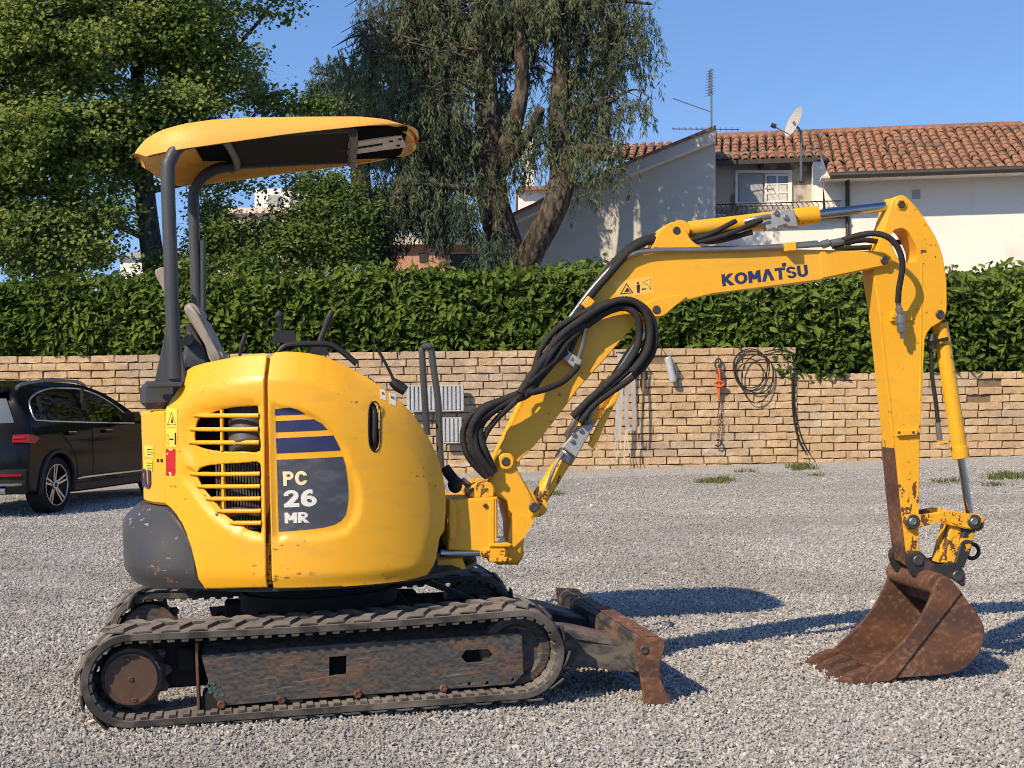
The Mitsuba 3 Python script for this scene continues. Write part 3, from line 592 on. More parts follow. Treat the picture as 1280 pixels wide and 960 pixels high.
# warning stickers on the engine cover
decal('warning_sticker', [(-1.9194, 1.2954),(-1.8383, 1.2924),(-1.8424, 1.2148),(-1.9243, 1.2154)], 'm_sticker_yellow', eng)
decal('warning_sticker', [(-1.9245, 1.212),(-1.8426, 1.2115),(-1.8467, 1.1321),(-1.9294, 1.1319)], 'm_sticker_yellow', eng)
def ring_print(pts, w, parent, off=.0012, name='sticker_print'):
    poly = Polygon(pts); poly = poly.difference(poly.buffer(-w))
    S, Z, D, F = slab(poly, .001, 0, None); D = D + bevel(S, Z) + off + .0015
    return uobj(name, tm(cyl(S, Z, D), F), 'm_print', parent)
ring_print([(-1.9142, 1.2238),(-1.8779, 1.2812),(-1.8501, 1.2233)], .0035, eng)
decal('sticker_print', [(-1.8863, 1.2355),(-1.8733, 1.2591),(-1.8691, 1.232)], 'm_print', eng, off=.0012)
decal('sticker_print', [(-1.8601, 1.1913),(-1.8491, 1.1912),(-1.8517, 1.1405),(-1.8628, 1.1405)], 'm_print', eng, off=.0012)
decal('sticker_print', [(-1.8991, 1.1677),(-1.8698, 1.1676),(-1.8702, 1.1609),(-1.8995, 1.1609)], 'm_print', eng, off=.0012)
ring_print([(-1.9181, 1.1813),(-1.9026, 1.1813),(-1.9049, 1.1422),(-1.9205, 1.1421)], .002, eng)
decal('red_sticker', [(-1.93, 1.1233),(-1.861, 1.1219),(-1.8671, 1.0102),(-1.9372, 1.009)], 'm_sticker_red', eng)
# ---- counterweight (rear, from the engine cover round the back)
sA, sB = -1.945 - .0, -math.pi * R0 - .45
_cw = [(-1.9299, 1.2802),(-1.9549, 0.8906)]
def wrap(s0, s1, z0, z1, t=.03, off=0., b=.01, size=.05): 
    S, Z, D, F = slab(sbox(min(s0, s1), z0, max(s0, s1), z1), t, b, size); return tm(cyl(S, Z, D + off), F)
cw = uobj('counterweight', wrap(_cw[0][0] - .006, -math.pi * R0 - 1.1, _cw[1][1] - .01, _cw[0][1] + .005, .05, -.002, .012), 'm_yellow'); say(cw, 'yellow rear counterweight')
zt_ = _cw[0][1]
ctext('KOMATSU', (-math.pi * R0 - .62, .945),([(-2.0964, 0.9228)][0][0], 1.03), 'm_navy', cw, 'brand_letters', off=.001)
for q in ([(-2.139, 1.1344),(-2.0509, 1.0839)], [(-2.1542, 1.0727),(-2.0757, 1.0244)]):
    (s0, z1),(s1, z0) = q; S, Z, D, F = slab(sbox(s0 - .05, z0, s1, z1), .001, 0, .03); uobj('small_sticker', tm(cyl(S, Z, D + .001), F), 'm_sticker_yellow', cw)
    for k in range(3):
        S, Z, D, F = slab(sbox(s0 + .002, z0 + .01 + .011 * k, s1 - .004, z0 + .014 + .011 * k), .001, 0, None); uobj('sticker_print', tm(cyl(S, Z, D + .0022), F), 'm_print', cw)
decal('sticker_print', [(-2.0165, 1.0794),(-1.9988, 1.0797),(-1.9998, 1.066),(-2.0175, 1.0656)], 'm_print', cw); decal('sticker_print', [(-1.9813, 1.08),(-1.9653, 1.0802),(-1.9663, 1.0665),(-1.9823, 1.0663)], 'm_print', cw)
# grey cast corner weight below it
GW = Polygon([(-1.749, 0.533),(-1.7555, 0.5946),(-1.7644, 0.6545),(-1.7854, 0.7174),(-1.8128, 0.7669),(-1.8475, 0.8095),(-1.8966, 0.8484),(-1.9526, 0.8736)] + [(-math.pi * R0 - .5, [(-1.9526, 0.8736)][0][1]),(-math.pi * R0 - .5, [(-1.7513, 0.5329)][0][1])])
S, Z, D, F = slab(GW, .05, .006, .025)
zb_, zt2 = GW.bounds[1], GW.bounds[3]
dR = shapely.distance(shapely.points(np.stack([S, Z], 1)), LineString([(-1.749, 0.533),(-1.7555, 0.5946),(-1.7644, 0.6545),(-1.7854, 0.7174),(-1.8128, 0.7669),(-1.8475, 0.8095),(-1.8966, 0.8484),(-1.9526, 0.8736)]))
bul = .088 * ss(0, .26, dR) * (1 - ss(zt2 - .085, zt2 + .03, Z)) - .035 * (1 - ss(zb_, zb_ + .07, Z)) + .006
gw = uobj('corner_weight', tm(cyl(S, Z, D + bul), F), 'm_grey'); say(gw, 'scuffed dark grey cast corner weight')
# black hood block and post base over the counterweight
uobj('hood_block', bx(-.735, -.56, -.38, .40, zt_ + .012, zt_ + .135, .03), 'm_grey')
# ---- canopy posts
posts = []
for y, nm in ((-.50, 0),(.45, 1)):
    xo = -.57 if y < 0 else -.556
    pts = [(xo, y, 1.42),(xo, y, 1.9),(xo, y, 2.28),(xo + .014, y * .985, 2.355),(xo + .05, y * .96, 2.412),(xo + .12, y * .93, 2.452),(xo + .22, y * .90, 2.465)]
    po = uobj('canopy_post', tube(pts, .0300 if y < 0 else .0275, 16), 'm_post', smooth=60); say(po, 'near black canopy post' if y < 0 else 'far black canopy post')
    posts.append(po)
    uobj('base_bracket', plate(Polygon([(xo - .085, 1.40),(xo + .05, 1.40),(xo + .03, 1.60),(xo - .02, 1.64),(xo - .035, 1.60)]), y - .012, .024, .004), 'm_post', po)
    uobj('base_plate', bx(xo - .11, xo + .035, y - .05, y + .08, 1.385, 1.405, .004), 'm_post', po)
uobj('guard_bar', tube([(-0.514, 0.44, 2.108),(-0.529, 0.44, 1.638)], .014, 10, 0), 'm_post')
uobj('mirror', plate(smooth_poly([(-0.734, 1.941),(-0.712, 1.963),(-0.693, 1.967),(-0.672, 1.943),(-0.676, 1.821),(-0.69, 1.844)], 3), .30, .03, .006), 'm_seat')
# ---- canopy roof
def zrim(x): return np.interp(x, [-.76, -.67, -.57, -.40, -.06, .20, .36, .52], [2.435, 2.378, 2.385, 2.404, 2.448, 2.474, 2.492, 2.512])
def ztop(x): return np.interp(x, [-.76, -.72, -.67, -.60, -.50, -.38, -.2, .25, .36, .43, .49, .52], [2.445, 2.458, 2.486, 2.512, 2.533, 2.548, 2.556, 2.556, 2.549, 2.537, 2.518, 2.510])
def half_w(x):
    return .535 * np.power(np.clip(1 - np.power(np.abs((x + .115) / .64), 5.5), 0, 1), 1 / 2.6)
def canopy_mesh():
    xs_ = -.115 + .638 * np.sin(np.linspace(-np.pi / 2, np.pi / 2, 61)); nv = 41
    outer, inner = [], []
    for x in xs_:
        w = max(half_w(x), .02)
        for k in np.linspace(-1, 1, nv):
            u = np.sign(k) * min(1, abs(k) / .72) if abs(k) <= .72 else np.sign(k)
            if abs(k) <= .72: y = u * w * .93; z = ztop(x) - .022 * abs(u) ** 3 - .006 * abs(u)
            else:
                t = (abs(k) - .72) / .28; y = np.sign(k) * w * (.93 + .07 * math.sin(t * math.pi / 2)); zt0 = ztop(x) - .028; z = zt0 + (zrim(x) - zt0) * (t ** 1.15)
            outer.append((x, y, z))
            sc = max(0, 1 - .022 / max(w, .03)); inner.append((-.115 + (x + .115) * .972, y * sc, z - .016 * (abs(k) <= .72) - (0.014 * (1 - min(1, (abs(k) - .72) / .28)) if abs(k) > .72 else 0)))
    n = len(xs_); V = np.array(outer + inner); N = n * nv; F = []
    for i in range(n - 1):
        for j in range(nv - 1):
            a = i * nv + j; F += [(a, a + nv, a + nv + 1),(a, a + nv + 1, a + 1)]
            b = N + a; F += [(b, b + nv + 1, b + nv),(b, b + 1, b + nv + 1)]
    loop = [i * nv for i in range(n)] + [(n - 1) * nv + j for j in range(1, nv)] + [i * nv + nv - 1 for i in range(n - 2, -1, -1)] + [j for j in range(nv - 2, 0, -1)]
    for a, b in zip(loop, loop[1:] + loop[:1]): F += [(a, a + N, b + N),(a, b + N, b)]
    m = tm(V, F); m.fix_normals(); return m
can = uobj('canopy_roof', canopy_mesh(), 'm_canopy', smooth=35); say(can, 'faded yellow canopy roof')
uobj('dark_liner', bx(-.50, .46, -.40, .40, 2.487, 2.497, .003), 'm_liner', can)
for y in (-.42, .42):
    uobj('roof_rail', tube([(-.42, y, 2.463),(-.1, y, 2.478),(.22, y, 2.488)], .019, 10), 'm_post', can)
uobj('roof_crossbar', tube([(-.36, -.42, 2.45),(-.34, -.30, 2.465),(-.33, .30, 2.465),(-.36, .42, 2.445)], .018, 10), 'm_post', can)
uobj('roof_crossbar', tube([(.22, -.42, 2.472),(.225, 0, 2.478),(.22, .42, 2.470)], .022, 10), 'm_post', can)
uobj('clear_visor', bx(-.33, .20, -.385, .385, 2.470, 2.475, .002), 'm_visor', can)
_q = [(0.116, -0.097, 2.471),(0.439, -0.25, 2.484),(0.475, 0.058, 2.485),(0.114, 0.239, 2.471)]
uobj('light_strip', hull(_q + [(x, y, z + .006) for x, y, z in _q]), 'm_strip', can)
_q = [(0.16, 0.035, 2.47),(0.358, -0.088, 2.478),(0.359, -0.056, 2.478),(0.16, 0.069, 2.47)]; uobj('strip_seam', hull([(x, y, z - .002) for x, y, z in _q] + [(x, y, z + .003) for x, y, z in _q]), 'm_dark', can)
for x, y, z in [(0.396, -0.14, 2.48),(0.435, -0.181, 2.481),(0.434, -0.011, 2.481)]: uobj('strip_hole', rod((x, y, z - .004),(x, y, z + .006), .010, 10), 'm_dark', can)
# ---- seat, levers, rails
seat = uobj('seat', plate(smooth_poly([(-0.575, 1.748),(-0.566, 1.768),(-0.54, 1.775),(-0.517, 1.757),(-0.489, 1.694),(-0.458, 1.63),(-0.428, 1.559),(-0.408, 1.536),(-0.411, 1.5),(-0.444, 1.49),(-0.469, 1.516),(-0.485, 1.576),(-0.509, 1.617),(-0.54, 1.677),(-0.564, 1.714)], 3), .02, .40, .014), 'm_seat', smooth=60); say(seat, 'worn beige operator seat')
uobj('seat_back', plate(smooth_poly([(-0.568, 1.69),(-0.544, 1.653),(-0.509, 1.592),(-0.482, 1.525),(-0.47, 1.465),(-0.604, 1.469),(-0.59, 1.55),(-0.577, 1.624)], 3), .06, .32, .02), 'm_post', seat, smooth=60)
uobj('seat_knob', rod((-0.558, 0.0, 1.603),(-0.566, 0.08, 1.606), .026, 16), 'm_black', seat)
def joystick(pts, y, r):
    k = uobj('control_lever', tube([(*p[:1], y, p[1]) for p in pts], r, 10), 'm_black'); return k
P_ = [(-0.14, 1.539),(-0.138, 1.595),(-0.14, 1.671),(-0.144, 1.708),(-0.136, 1.729)]; joystick(P_, .12, [.010, .010, .014, .022, .014])
uobj('lever_box', hull([(x, y, z) for x, z in [(-0.187, 1.585),(-0.163, 1.637),(-0.077, 1.637),(-0.068, 1.574)] for y in (.06, .18)]), 'm_black')
P_ = [(0.029, 1.529),(0.042, 1.574),(0.066, 1.636),(0.09, 1.691),(0.102, 1.718)]; joystick(P_, -.02, [.016, .016, .014, .017, .013])
uobj('lever_boot', hull([(x, y, z) for x, z in [(-0.015, 1.516),(0.016, 1.574),(0.057, 1.577),(0.084, 1.513)] for y in (-.08, .04)]), 'm_black')
P_ = [(-0.329, 1.519),(-0.313, 1.577),(-0.297, 1.625)]; joystick(P_, .0, [.006, .012, .011])
uobj('hand_rail', tube([(*p[:1], -.45, p[1]) for p in [(-0.14, 1.498),(-0.118, 1.535),(-0.084, 1.55),(-0.005, 1.553),(0.074, 1.55),(0.115, 1.535),(0.168, 1.492),(0.202, 1.46)]], .013, 10), 'm_black')
uobj('tilt_lever', tube([(*p[:1], -.30, p[1]) for p in [(0.291, 1.528),(0.305, 1.513),(0.345, 1.433),(0.368, 1.379)]], [.012, .007, .007, .007], 8), 'm_black')
uobj('lever_base', tube([(*p[:1], -.42, p[1]) for p in [(0.35, 1.382),(0.377, 1.36),(0.411, 1.335)]], [.018, .026, .022], 10, 0), 'm_black')
uobj('guard_hoop', tube([(*p[:1], y, p[1]) for p, y in zip([(0.526, 1.125),(0.52, 1.291),(0.515, 1.476),(0.515, 1.524),(0.525, 1.538)], (0.02,) * 5)] + [(*p[:1], y, p[1]) for p, y in zip([(0.536, 1.539),(0.55, 1.521),(0.558, 1.436),(0.574, 1.271),(0.575, 1.07),(0.579, 0.96)], (-.10,) * 6)], .016, 10), 'm_post')
# ---- front frame, swing bracket
YB = -.28                                    # near face of the boom
fr_ = uobj('boom_frame', plate(Polygon([(0.574, 0.854),(0.8, 0.854),(0.794, 0.623),(0.778, 0.62),(0.714, 0.616),(0.574, 0.633)]), -.42, .40, .006), 'm_yellow')
uobj('frame_rib', plate(Polygon([(0.761, 0.85),(0.786, 0.851),(0.778, 0.624),(0.753, 0.625)]), -.425, .02, .003), 'm_yellow', fr_)
uobj('frame_plate', plate(smooth_poly([(0.583, 0.85),(0.589, 0.86),(0.609, 0.842),(0.613, 0.814),(0.61, 0.698),(0.6, 0.685),(0.579, 0.682)], 2), -.46, .03, .004), 'm_yellow', fr_)
uobj('frame_bolt', pin(*(0.744, -0.425, 0.819), .010, .008, 10), 'm_pin', fr_)
uobj('stop_lug', plate(Polygon([(0.529, 0.588),(0.639, 0.59),(0.655, 0.538),(0.52, 0.539)]), -.38, .25, .004), 'm_yellow', fr_)
uobj('pivot_lug', plate(smooth_poly([(0.676, 0.898),(0.712, 0.918),(0.759, 0.923),(0.786, 0.904),(0.785, 0.855),(0.724, 0.852),(0.675, 0.859)], 2), -.40, .36, .006), 'm_yellow_worn', fr_)
uobj('hose_boot', cat_([trimesh.creation.icosphere(2, .052).apply_transform(np.diag([.62, 1.2, .72, 1])).apply_translation((0.616, -0.4, 0.915)), tube([(0.576, -0.36, 0.988),(0.608, -0.38, 0.942),(0.636, -0.38, 0.913)], .024, 12)]), 'm_dark')
uobj('fitting', tube([(0.652, -0.36, 0.932),(0.689, -0.34, 0.904),(0.736, -0.3, 0.911)], .014, 8), 'm_steel')
uobj('fitting', tube([(0.666, -0.42, 0.868),(0.69, -0.4, 0.89),(0.716, -0.36, 0.908)], .008, 8), 'm_black')
BR = Polygon([(0.758, 0.904),(0.781, 0.939),(0.8, 0.989),(0.811, 1.02),(0.827, 1.039),(0.853, 1.046),(0.878, 1.038),(0.893, 1.017),(0.898, 0.992),(0.911, 0.955),(0.932, 0.915),(0.956, 0.878),(0.98, 0.845),(0.99, 0.809),(1.003, 0.772),(0.991, 0.751),(0.969, 0.748),(0.954, 0.717),(0.931, 0.689),(0.922, 0.632),(0.92, 0.575),(0.894, 0.538),(0.8, 0.543),(0.815, 0.576),(0.834, 0.607),(0.858, 0.653),(0.856, 0.725),(0.844, 0.779),(0.838, 0.822),(0.81, 0.849),(0.767, 0.854)])
br = uobj('swing_bracket', plate(BR, YB - .05, .26, .016, None), 'm_yellow', smooth=45); say(br, 'cast yellow swing bracket at the foot of the boom')
uobj('bracket_boss', pin(*(0.851, -0.332, 1.005), .038, .02, 28, .006), 'm_yellow', br)
uobj('foot_pin', pin(*(0.849, -0.352, 1.006), .019, .008, 18), 'm_pin', br)
uobj('cylinder_pin', pin(*(0.971, -0.33, 0.795), .022, .016, 18), 'm_pin', br)
uobj('bracket_web', hull([(x, y, z) for (x, z), ys_ in zip([(0.872, 0.779),(0.971, 0.738),(0.922, 0.662),(0.836, 0.587),(0.857, 0.679)], ((YB - .065, YB - .04),) * 5) for y in ys_]), 'm_yellow', br)
sw = uobj('swing_cylinder_rod', rod((0.539, -0.4, 0.615),(0.734, -0.4, 0.611), .017, 16), 'm_chrome')
uobj('rod_end', plate(smooth_poly([(0.717, 0.631),(0.756, 0.636),(0.82, 0.635),(0.83, 0.611),(0.819, 0.584),(0.755, 0.587),(0.72, 0.594)], 2), -.43, .06, .006), 'm_yellow_worn', sw)
for q in ([(0.752, 0.651),(0.834, 0.653),(0.855, 0.643),(0.844, 0.633),(0.755, 0.637)], [(0.75, 0.588),(0.832, 0.59),(0.853, 0.58),(0.842, 0.566),(0.753, 0.57)]):
    uobj('clevis', plate(smooth_poly(q, 1), -.44, .10, .004), 'm_yellow_worn', sw)
_b = (0.803, -0.4, 0.645); uobj('clevis_pin', lathe((_b[0], _b[1], _b[2] - .075),(_b[0], _b[1], _b[2] + .03), [(0, .018),(.072, .018),(.074, .033),(.088, .033),(.092, .026),(.104, .024)], 18), 'm_steel', sw)
# ---- boom
BOOM = Polygon([(0.813, 0.996),(0.818, 1.032),(0.83, 1.057),(0.861, 1.114),(0.951, 1.284),(1.085, 1.479),(1.194, 1.639),(1.271, 1.747),(1.363, 1.846),(1.469, 1.913),(1.556, 1.943),(1.572, 1.977),(1.596, 2.019),(1.631, 2.051),(1.661, 2.069),(1.695, 2.066),(1.717, 2.044),(1.738, 1.999),(1.763, 1.969),(1.792, 1.952),(1.845, 1.942),(2.049, 1.939),(2.347, 1.927),(2.612, 1.916),(2.67, 1.907),(2.701, 1.886),(2.702, 1.86),(2.676, 1.842),(2.621, 1.834),(2.489, 1.809),(2.357, 1.786),(2.18, 1.77),(2.012, 1.755),(1.838, 1.734),(1.724, 1.709),(1.667, 1.689),(1.621, 1.65),(1.594, 1.634),(1.564, 1.635),(1.534, 1.637),(1.497, 1.631),(1.427, 1.556),(1.335, 1.457),(1.213, 1.333),(1.074, 1.164),(0.991, 1.069),(0.927, 1.01),(0.903, 0.971),(0.87, 0.947),(0.834, 0.956)])
boom = uobj('boom', plate(BOOM, YB, .17, .004, None), 'm_yellow'); say(boom, 'yellow cranked boom with lettering')
# raised weld edges and doubler plates on the boom's near face
BK = smooth_poly([(1.499, 1.682),(1.529, 1.7),(1.582, 1.724),(1.657, 1.733),(1.717, 1.724),(1.671, 1.692),(1.624, 1.651),(1.594, 1.636),(1.564, 1.637),(1.527, 1.645)], 3)
uobj('pin_doubler', plate(BK, YB - .010, .012, .004), 'm_yellow', boom)
uobj('cylinder_pin', pin(*(1.572, -0.29, 1.669), .019, .008, 18), 'm_pin', boom)
TK = smooth_poly([(1.572, 1.966),(1.596, 2.017),(1.631, 2.049),(1.661, 2.065),(1.695, 2.063),(1.717, 2.04),(1.738, 1.996),(1.767, 1.966),(1.792, 1.95),(1.695, 1.949),(1.582, 1.951)], 3)
uobj('pin_doubler', plate(TK, YB - .008, .010, .003), 'm_yellow', boom)
uobj('cylinder_pin', pin(*(1.679, -0.288, 2.029), .018, .007, 18), 'm_pin', boom)
uobj('tip_plate', plate(Polygon([(2.354, 1.922),(2.612, 1.91),(2.67, 1.902),(2.695, 1.882),(2.696, 1.864),(2.672, 1.847),(2.621, 1.839),(2.361, 1.793)]), YB - .007, .008, .003), 'm_yellow', boom)
uobj('tip_pin', pin(*(2.664, -0.287, 1.869), .020, .009, 18), 'm_pin', boom)
uobj('weld_bead', tube([(*p[:1], YB - .001, p[1]) for p in [(2.358, 1.92),(2.36, 1.86),(2.361, 1.793)]], .004, 6), 'm_yellow', boom)
uobj('weld_flange', cat_([tube([(*p[:1], YB + .004, p[1]) for p in [(0.861, 1.11),(0.95, 1.281),(1.085, 1.476),(1.271, 1.739),(1.363, 1.839),(1.469, 1.906),(1.556, 1.933)]], .007, 6), tube([(*p[:1], YB + .004, p[1]) for p in [(1.807, 1.943),(2.049, 1.934),(2.346, 1.922),(2.612, 1.91)]], .005, 6)]), 'm_yellow', boom)
def ftext(s, a, b, c, y, m, parent, name):
    """lettering on a side plate: a lower left, b lower right, c upper left, in (x, z)."""
    v, f = text(s, .1); u, w = v[:, 0] / v[:, 0].max(), v[:, 1] / v[:, 1].max()
    a, b, c = map(np.array, (a, b, c)); P = a + u[:, None] * (b - a) + w[:, None] * (c - a)
    return uobj(name, tm(np.stack([P[:, 0], y - v[:, 2], P[:, 1]], 1), f), m, parent, smooth=False)
ftext('KOMATSU', *[(1.888, 1.768),(2.298, 1.804),(1.884, 1.823)], YB, 'm_navy', boom, 'brand_letters')
uobj('letter_dot', plate(Polygon([(2.174, 1.851),(2.193, 1.853),(2.193, 1.87),(2.173, 1.868)]), YB - .0015, .002, 0), 'm_navy', boom)
st = uobj('warning_sticker', plate(Polygon([(1.387, 1.8),(1.558, 1.824),(1.56, 1.745),(1.394, 1.731)]), YB - .001, .002, 0), 'm_sticker_orange', boom)
def fprint(poly, parent=st, y=YB - .0015): uobj('sticker_print', plate(poly, y, .001, 0), 'm_print', parent)
tri = Polygon([(1.408, 1.743),(1.439, 1.795),(1.471, 1.747)]); fprint(tri.difference(tri.buffer(-.0045)))
fprint(Polygon([(1.427, 1.752),(1.442, 1.775),(1.456, 1.755)])); fprint(disc_poly(*[(1.493, 1.792)][0], .006, 8))
fprint(Polygon([(1.485, 1.783),(1.502, 1.785),(1.5, 1.748),(1.488, 1.747)])); fprint(Polygon([(1.509, 1.767),(1.531, 1.769),(1.531, 1.763),(1.509, 1.76)]))
t2 = Polygon([(1.514, 1.795),(1.555, 1.813),(1.552, 1.758),(1.539, 1.78)]); fprint(t2.difference(t2.buffer(-.002)))
# ---- boom (lift) cylinder under the boom
def hydraulic(name, p0, p1, r, m, label=None):
    k = uobj(name, rod(p0, p1, r, 24, .006), m, smooth=40); 
    if label: say(k, label)
    return k
A, B = np.array((0.996, -0.2, 0.791)), np.array((1.591, -0.2, 1.67))
def along(t): return (A + (B - A) * t).tolist()
lc = hydraulic('lift_cylinder', along(.03), along(.60), .038, 'm_yellow_worn', 'lift cylinder below the boom')
uobj('cylinder_eye', rod((A[0], -.25, A[2]),(A[0], -.15, A[2]), .05, 20), 'm_yellow_worn', lc)
uobj('cylinder_collar', rod(along(.225), along(.27), .044, 24), 'm_steel', lc); uobj('cylinder_collar', rod(along(.57), along(.62), .044, 24), 'm_yellow_worn', lc)
uobj('chrome_rod', rod(along(.60), along(.94), .021, 18), 'm_chrome', lc)
uobj('rod_eye', rod(along(.90), along(1.0), .034, 18), 'm_yellow_worn', lc)
vb = uobj('valve_block', plate(Polygon([(1.118, 1.057),(1.196, 1.149),(1.274, 1.162),(1.18, 1.008)]), -.285, .06, .004), 'm_valve', lc)
for q in [(1.171, -0.285, 1.113),(1.163, -0.285, 1.084),(1.205, -0.285, 1.13)]:
    uobj('valve_bolt', pin(*q, .010, .014, 10), 'm_steel', vb)
uobj('feed_pipe', tube([(1.047, -0.25, 0.869),(1.066, -0.262, 0.931),(1.097, -0.262, 0.995),(1.13, -0.25, 1.03)], .008, 8), 'm_steel', lc)
uobj('valve_fitting', tube([(1.137, -0.27, 1.107),(1.167, -0.3, 1.161),(1.196, -0.31, 1.218)], .012, 10), 'm_steel', vb)
uobj('valve_fitting', tube([(1.242, -0.27, 1.165),(1.259, -0.29, 1.223),(1.281, -0.3, 1.28)], .012, 10), 'm_steel', vb)
uobj('steel_pipe', tube([(1.217, -0.24, 1.154),(1.287, -0.245, 1.265),(1.354, -0.245, 1.373)], .008, 8), 'm_rust', lc)
uobj('guard_plate', plate(Polygon([(1.243, 1.062),(1.311, 1.191),(1.39, 1.309),(1.4, 1.291),(1.329, 1.161),(1.272, 1.039)]), -.245, .02, .003), 'm_yellow_worn', lc)
# ---- hose bundles
MAIN = [(0.774, -0.36, 0.948),(0.742, -0.38, 0.993),(0.71, -0.4, 1.056),(0.701, -0.4, 1.127),(0.721, -0.4, 1.186),(0.773, -0.4, 1.234),(0.854, -0.39, 1.277),(0.945, -0.385, 1.317),(0.997, -0.37, 1.39),(1.052, -0.355, 1.475),(1.125, -0.35, 1.555),(1.221, -0.35, 1.617),(1.314, -0.35, 1.669),(1.399, -0.355, 1.697),(1.467, -0.36, 1.682),(1.509, -0.36, 1.627),(1.516, -0.35, 1.547),(1.488, -0.35, 1.472),(1.421, -0.34, 1.395),(1.321, -0.33, 1.315),(1.247, -0.32, 1.249),(1.187, -0.31, 1.175)]
MAIN = np.array(MAIN)
offs = [(-.028, .0, .0168),(-.010, -.020, .016),(.012, -.020, .0165),(.029, .006, .0145),(.004, .015, .0155)]
hb = None
for k, (a, b_, r_) in enumerate(offs):
    P = MAIN.copy(); tan = np.gradient(P, axis=0); tan /= np.linalg.norm(tan, axis=1, keepdims=True); nrm = np.stack([-tan[:, 2], 0 * tan[:, 0], tan[:, 0]], 1)
    tw = 1 + .5 * np.sin(np.arange(len(P)) * .9 + k * 1.7); tw[6:9] *= .6
    sl = slice(0, len(P)) if k in (0, 3) else (slice(0, 12) if k == 1 else (slice(0, 19) if k == 2 else slice(4, 22)))
    P = P + nrm * (a * tw)[:, None] + np.array([0, 1, 0]) * (b_ * tw)[:, None]
    h_ = uobj('hydraulic_hose', tube(P[sl], r_, 10, 5), 'm_hose', smooth=60)
uobj('hose_tie', tube([(MAIN[7] + np.array([.045 * math.cos(t), .05 * math.sin(t) * .9, .045 * math.sin(t) * 0 + .03 * math.cos(t)])).tolist() for t in np.linspace(0, 2 * math.pi, 13)], .006, 6, 0), 'm_black')
uobj('hydraulic_hose', tube([(0.938, -0.44, 1.306),(1.032, -0.41, 1.324),(1.117, -0.38, 1.357),(1.179, -0.345, 1.406),(1.191, -0.34, 1.427)], .015, 10), 'm_hose', smooth=60)
uobj('hydraulic_hose', tube([(0.952, -0.42, 1.348),(1.032, -0.38, 1.41),(1.112, -0.34, 1.466),(1.144, -0.33, 1.487)], .015, 10), 'm_hose', smooth=60)
uobj('hydraulic_hose', tube([(0.732, -0.38, 1.036),(0.756, -0.39, 1.124),(0.807, -0.4, 1.194),(0.9, -0.42, 1.279)], .013, 10), 'm_hose', smooth=60)
uobj('hydraulic_hose', tube([(1.585, -0.26, 1.99),(1.527, -0.28, 1.978),(1.466, -0.3, 1.944),(1.411, -0.31, 1.897),(1.338, -0.31, 1.819),(1.265, -0.31, 1.741),(1.187, -0.32, 1.641),(1.116, -0.33, 1.542),(1.042, -0.37, 1.467),(0.971, -0.4, 1.383),(0.915, -0.42, 1.307)], .019, 10), 'm_hose', smooth=60)
uobj('hydraulic_hose', tube([(1.61, -0.2, 2.011),(1.541, -0.22, 1.995),(1.472, -0.24, 1.961),(1.4, -0.25, 1.899),(1.329, -0.26, 1.82),(1.252, -0.28, 1.733),(1.168, -0.3, 1.625),(1.086, -0.33, 1.517),(1.018, -0.38, 1.425)], .019, 10), 'm_hose', smooth=60)
# block on the boom with its two fittings
bk = uobj('pipe_block', plate(Polygon([(1.127, 1.482),(1.148, 1.496),(1.213, 1.447),(1.201, 1.416),(1.181, 1.41),(1.126, 1.457)]), -.335, .05, .004), 'm_valve')
uobj('block_fitting', tube([(1.16, -0.32, 1.483),(1.178, -0.33, 1.522),(1.196, -0.34, 1.564),(1.206, -0.35, 1.592)], .011, 10), 'm_black', bk)
uobj('block_fitting', tube([(1.199, -0.32, 1.453),(1.213, -0.33, 1.499),(1.222, -0.34, 1.542),(1.233, -0.36, 1.591)], .011, 10), 'm_steel', bk)
uobj('block_bolt', pin(*(1.167, -0.335, 1.454), .008, .006, 10), 'm_steel', bk)
# steel pipes along the boom's upper edge
pipe = uobj('steel_pipe', tube([(0.98, -0.33, 1.377),(1.043, -0.315, 1.469),(1.121, -0.31, 1.578),(1.19, -0.31, 1.667),(1.262, -0.31, 1.756),(1.339, -0.31, 1.837),(1.403, -0.31, 1.89),(1.471, -0.31, 1.923),(1.558, -0.305, 1.936),(1.764, -0.3, 1.936),(2.043, -0.3, 1.937),(2.34, -0.3, 1.948),(2.379, -0.3, 1.952)], .012, 10), 'm_steel', smooth=60)
uobj('steel_pipe', tube([(1.128, -0.26, 1.562),(1.271, -0.26, 1.744),(1.481, -0.26, 1.915),(1.573, -0.24, 1.948),(2.061, -0.24, 1.949),(2.362, -0.24, 1.965)], .010, 8), 'm_steel', smooth=60)
for c_, q in zip([(1.252, -0.315, 1.703),(2.204, -0.315, 1.936),(1.081, -0.315, 1.5)], ((0, 0, 3),(0, 0, 1),(0, 0, 3))):
    uobj('pipe_clamp', bx(-.026, .026, -.02, .03, -.018, .024, .004).apply_transform(trimesh.transformations.rotation_matrix(-math.radians(48 if q[2] == 3 else 2),(0, 1, 0))).apply_translation(c_), 'm_yellow', pipe)
uobj('hose_fitting', tube([(2.363, -0.3, 1.947),(2.394, -0.3, 1.956)], .019, 12, 0), 'm_steel', pipe); uobj('hose_fitting', tube([(2.402, -0.3, 1.954),(2.464, -0.3, 1.964)], .016, 12, 0), 'm_steel', pipe)
uobj('hydraulic_hose', tube([(2.448, -0.3, 1.962),(2.491, -0.31, 1.975),(2.538, -0.34, 1.986),(2.592, -0.37, 1.987),(2.643, -0.385, 1.969),(2.682, -0.39, 1.931),(2.703, -0.39, 1.883),(2.713, -0.38, 1.832),(2.709, -0.365, 1.778),(2.704, -0.35, 1.728),(2.704, -0.335, 1.669)], .014, 12), 'm_hose', smooth=60)
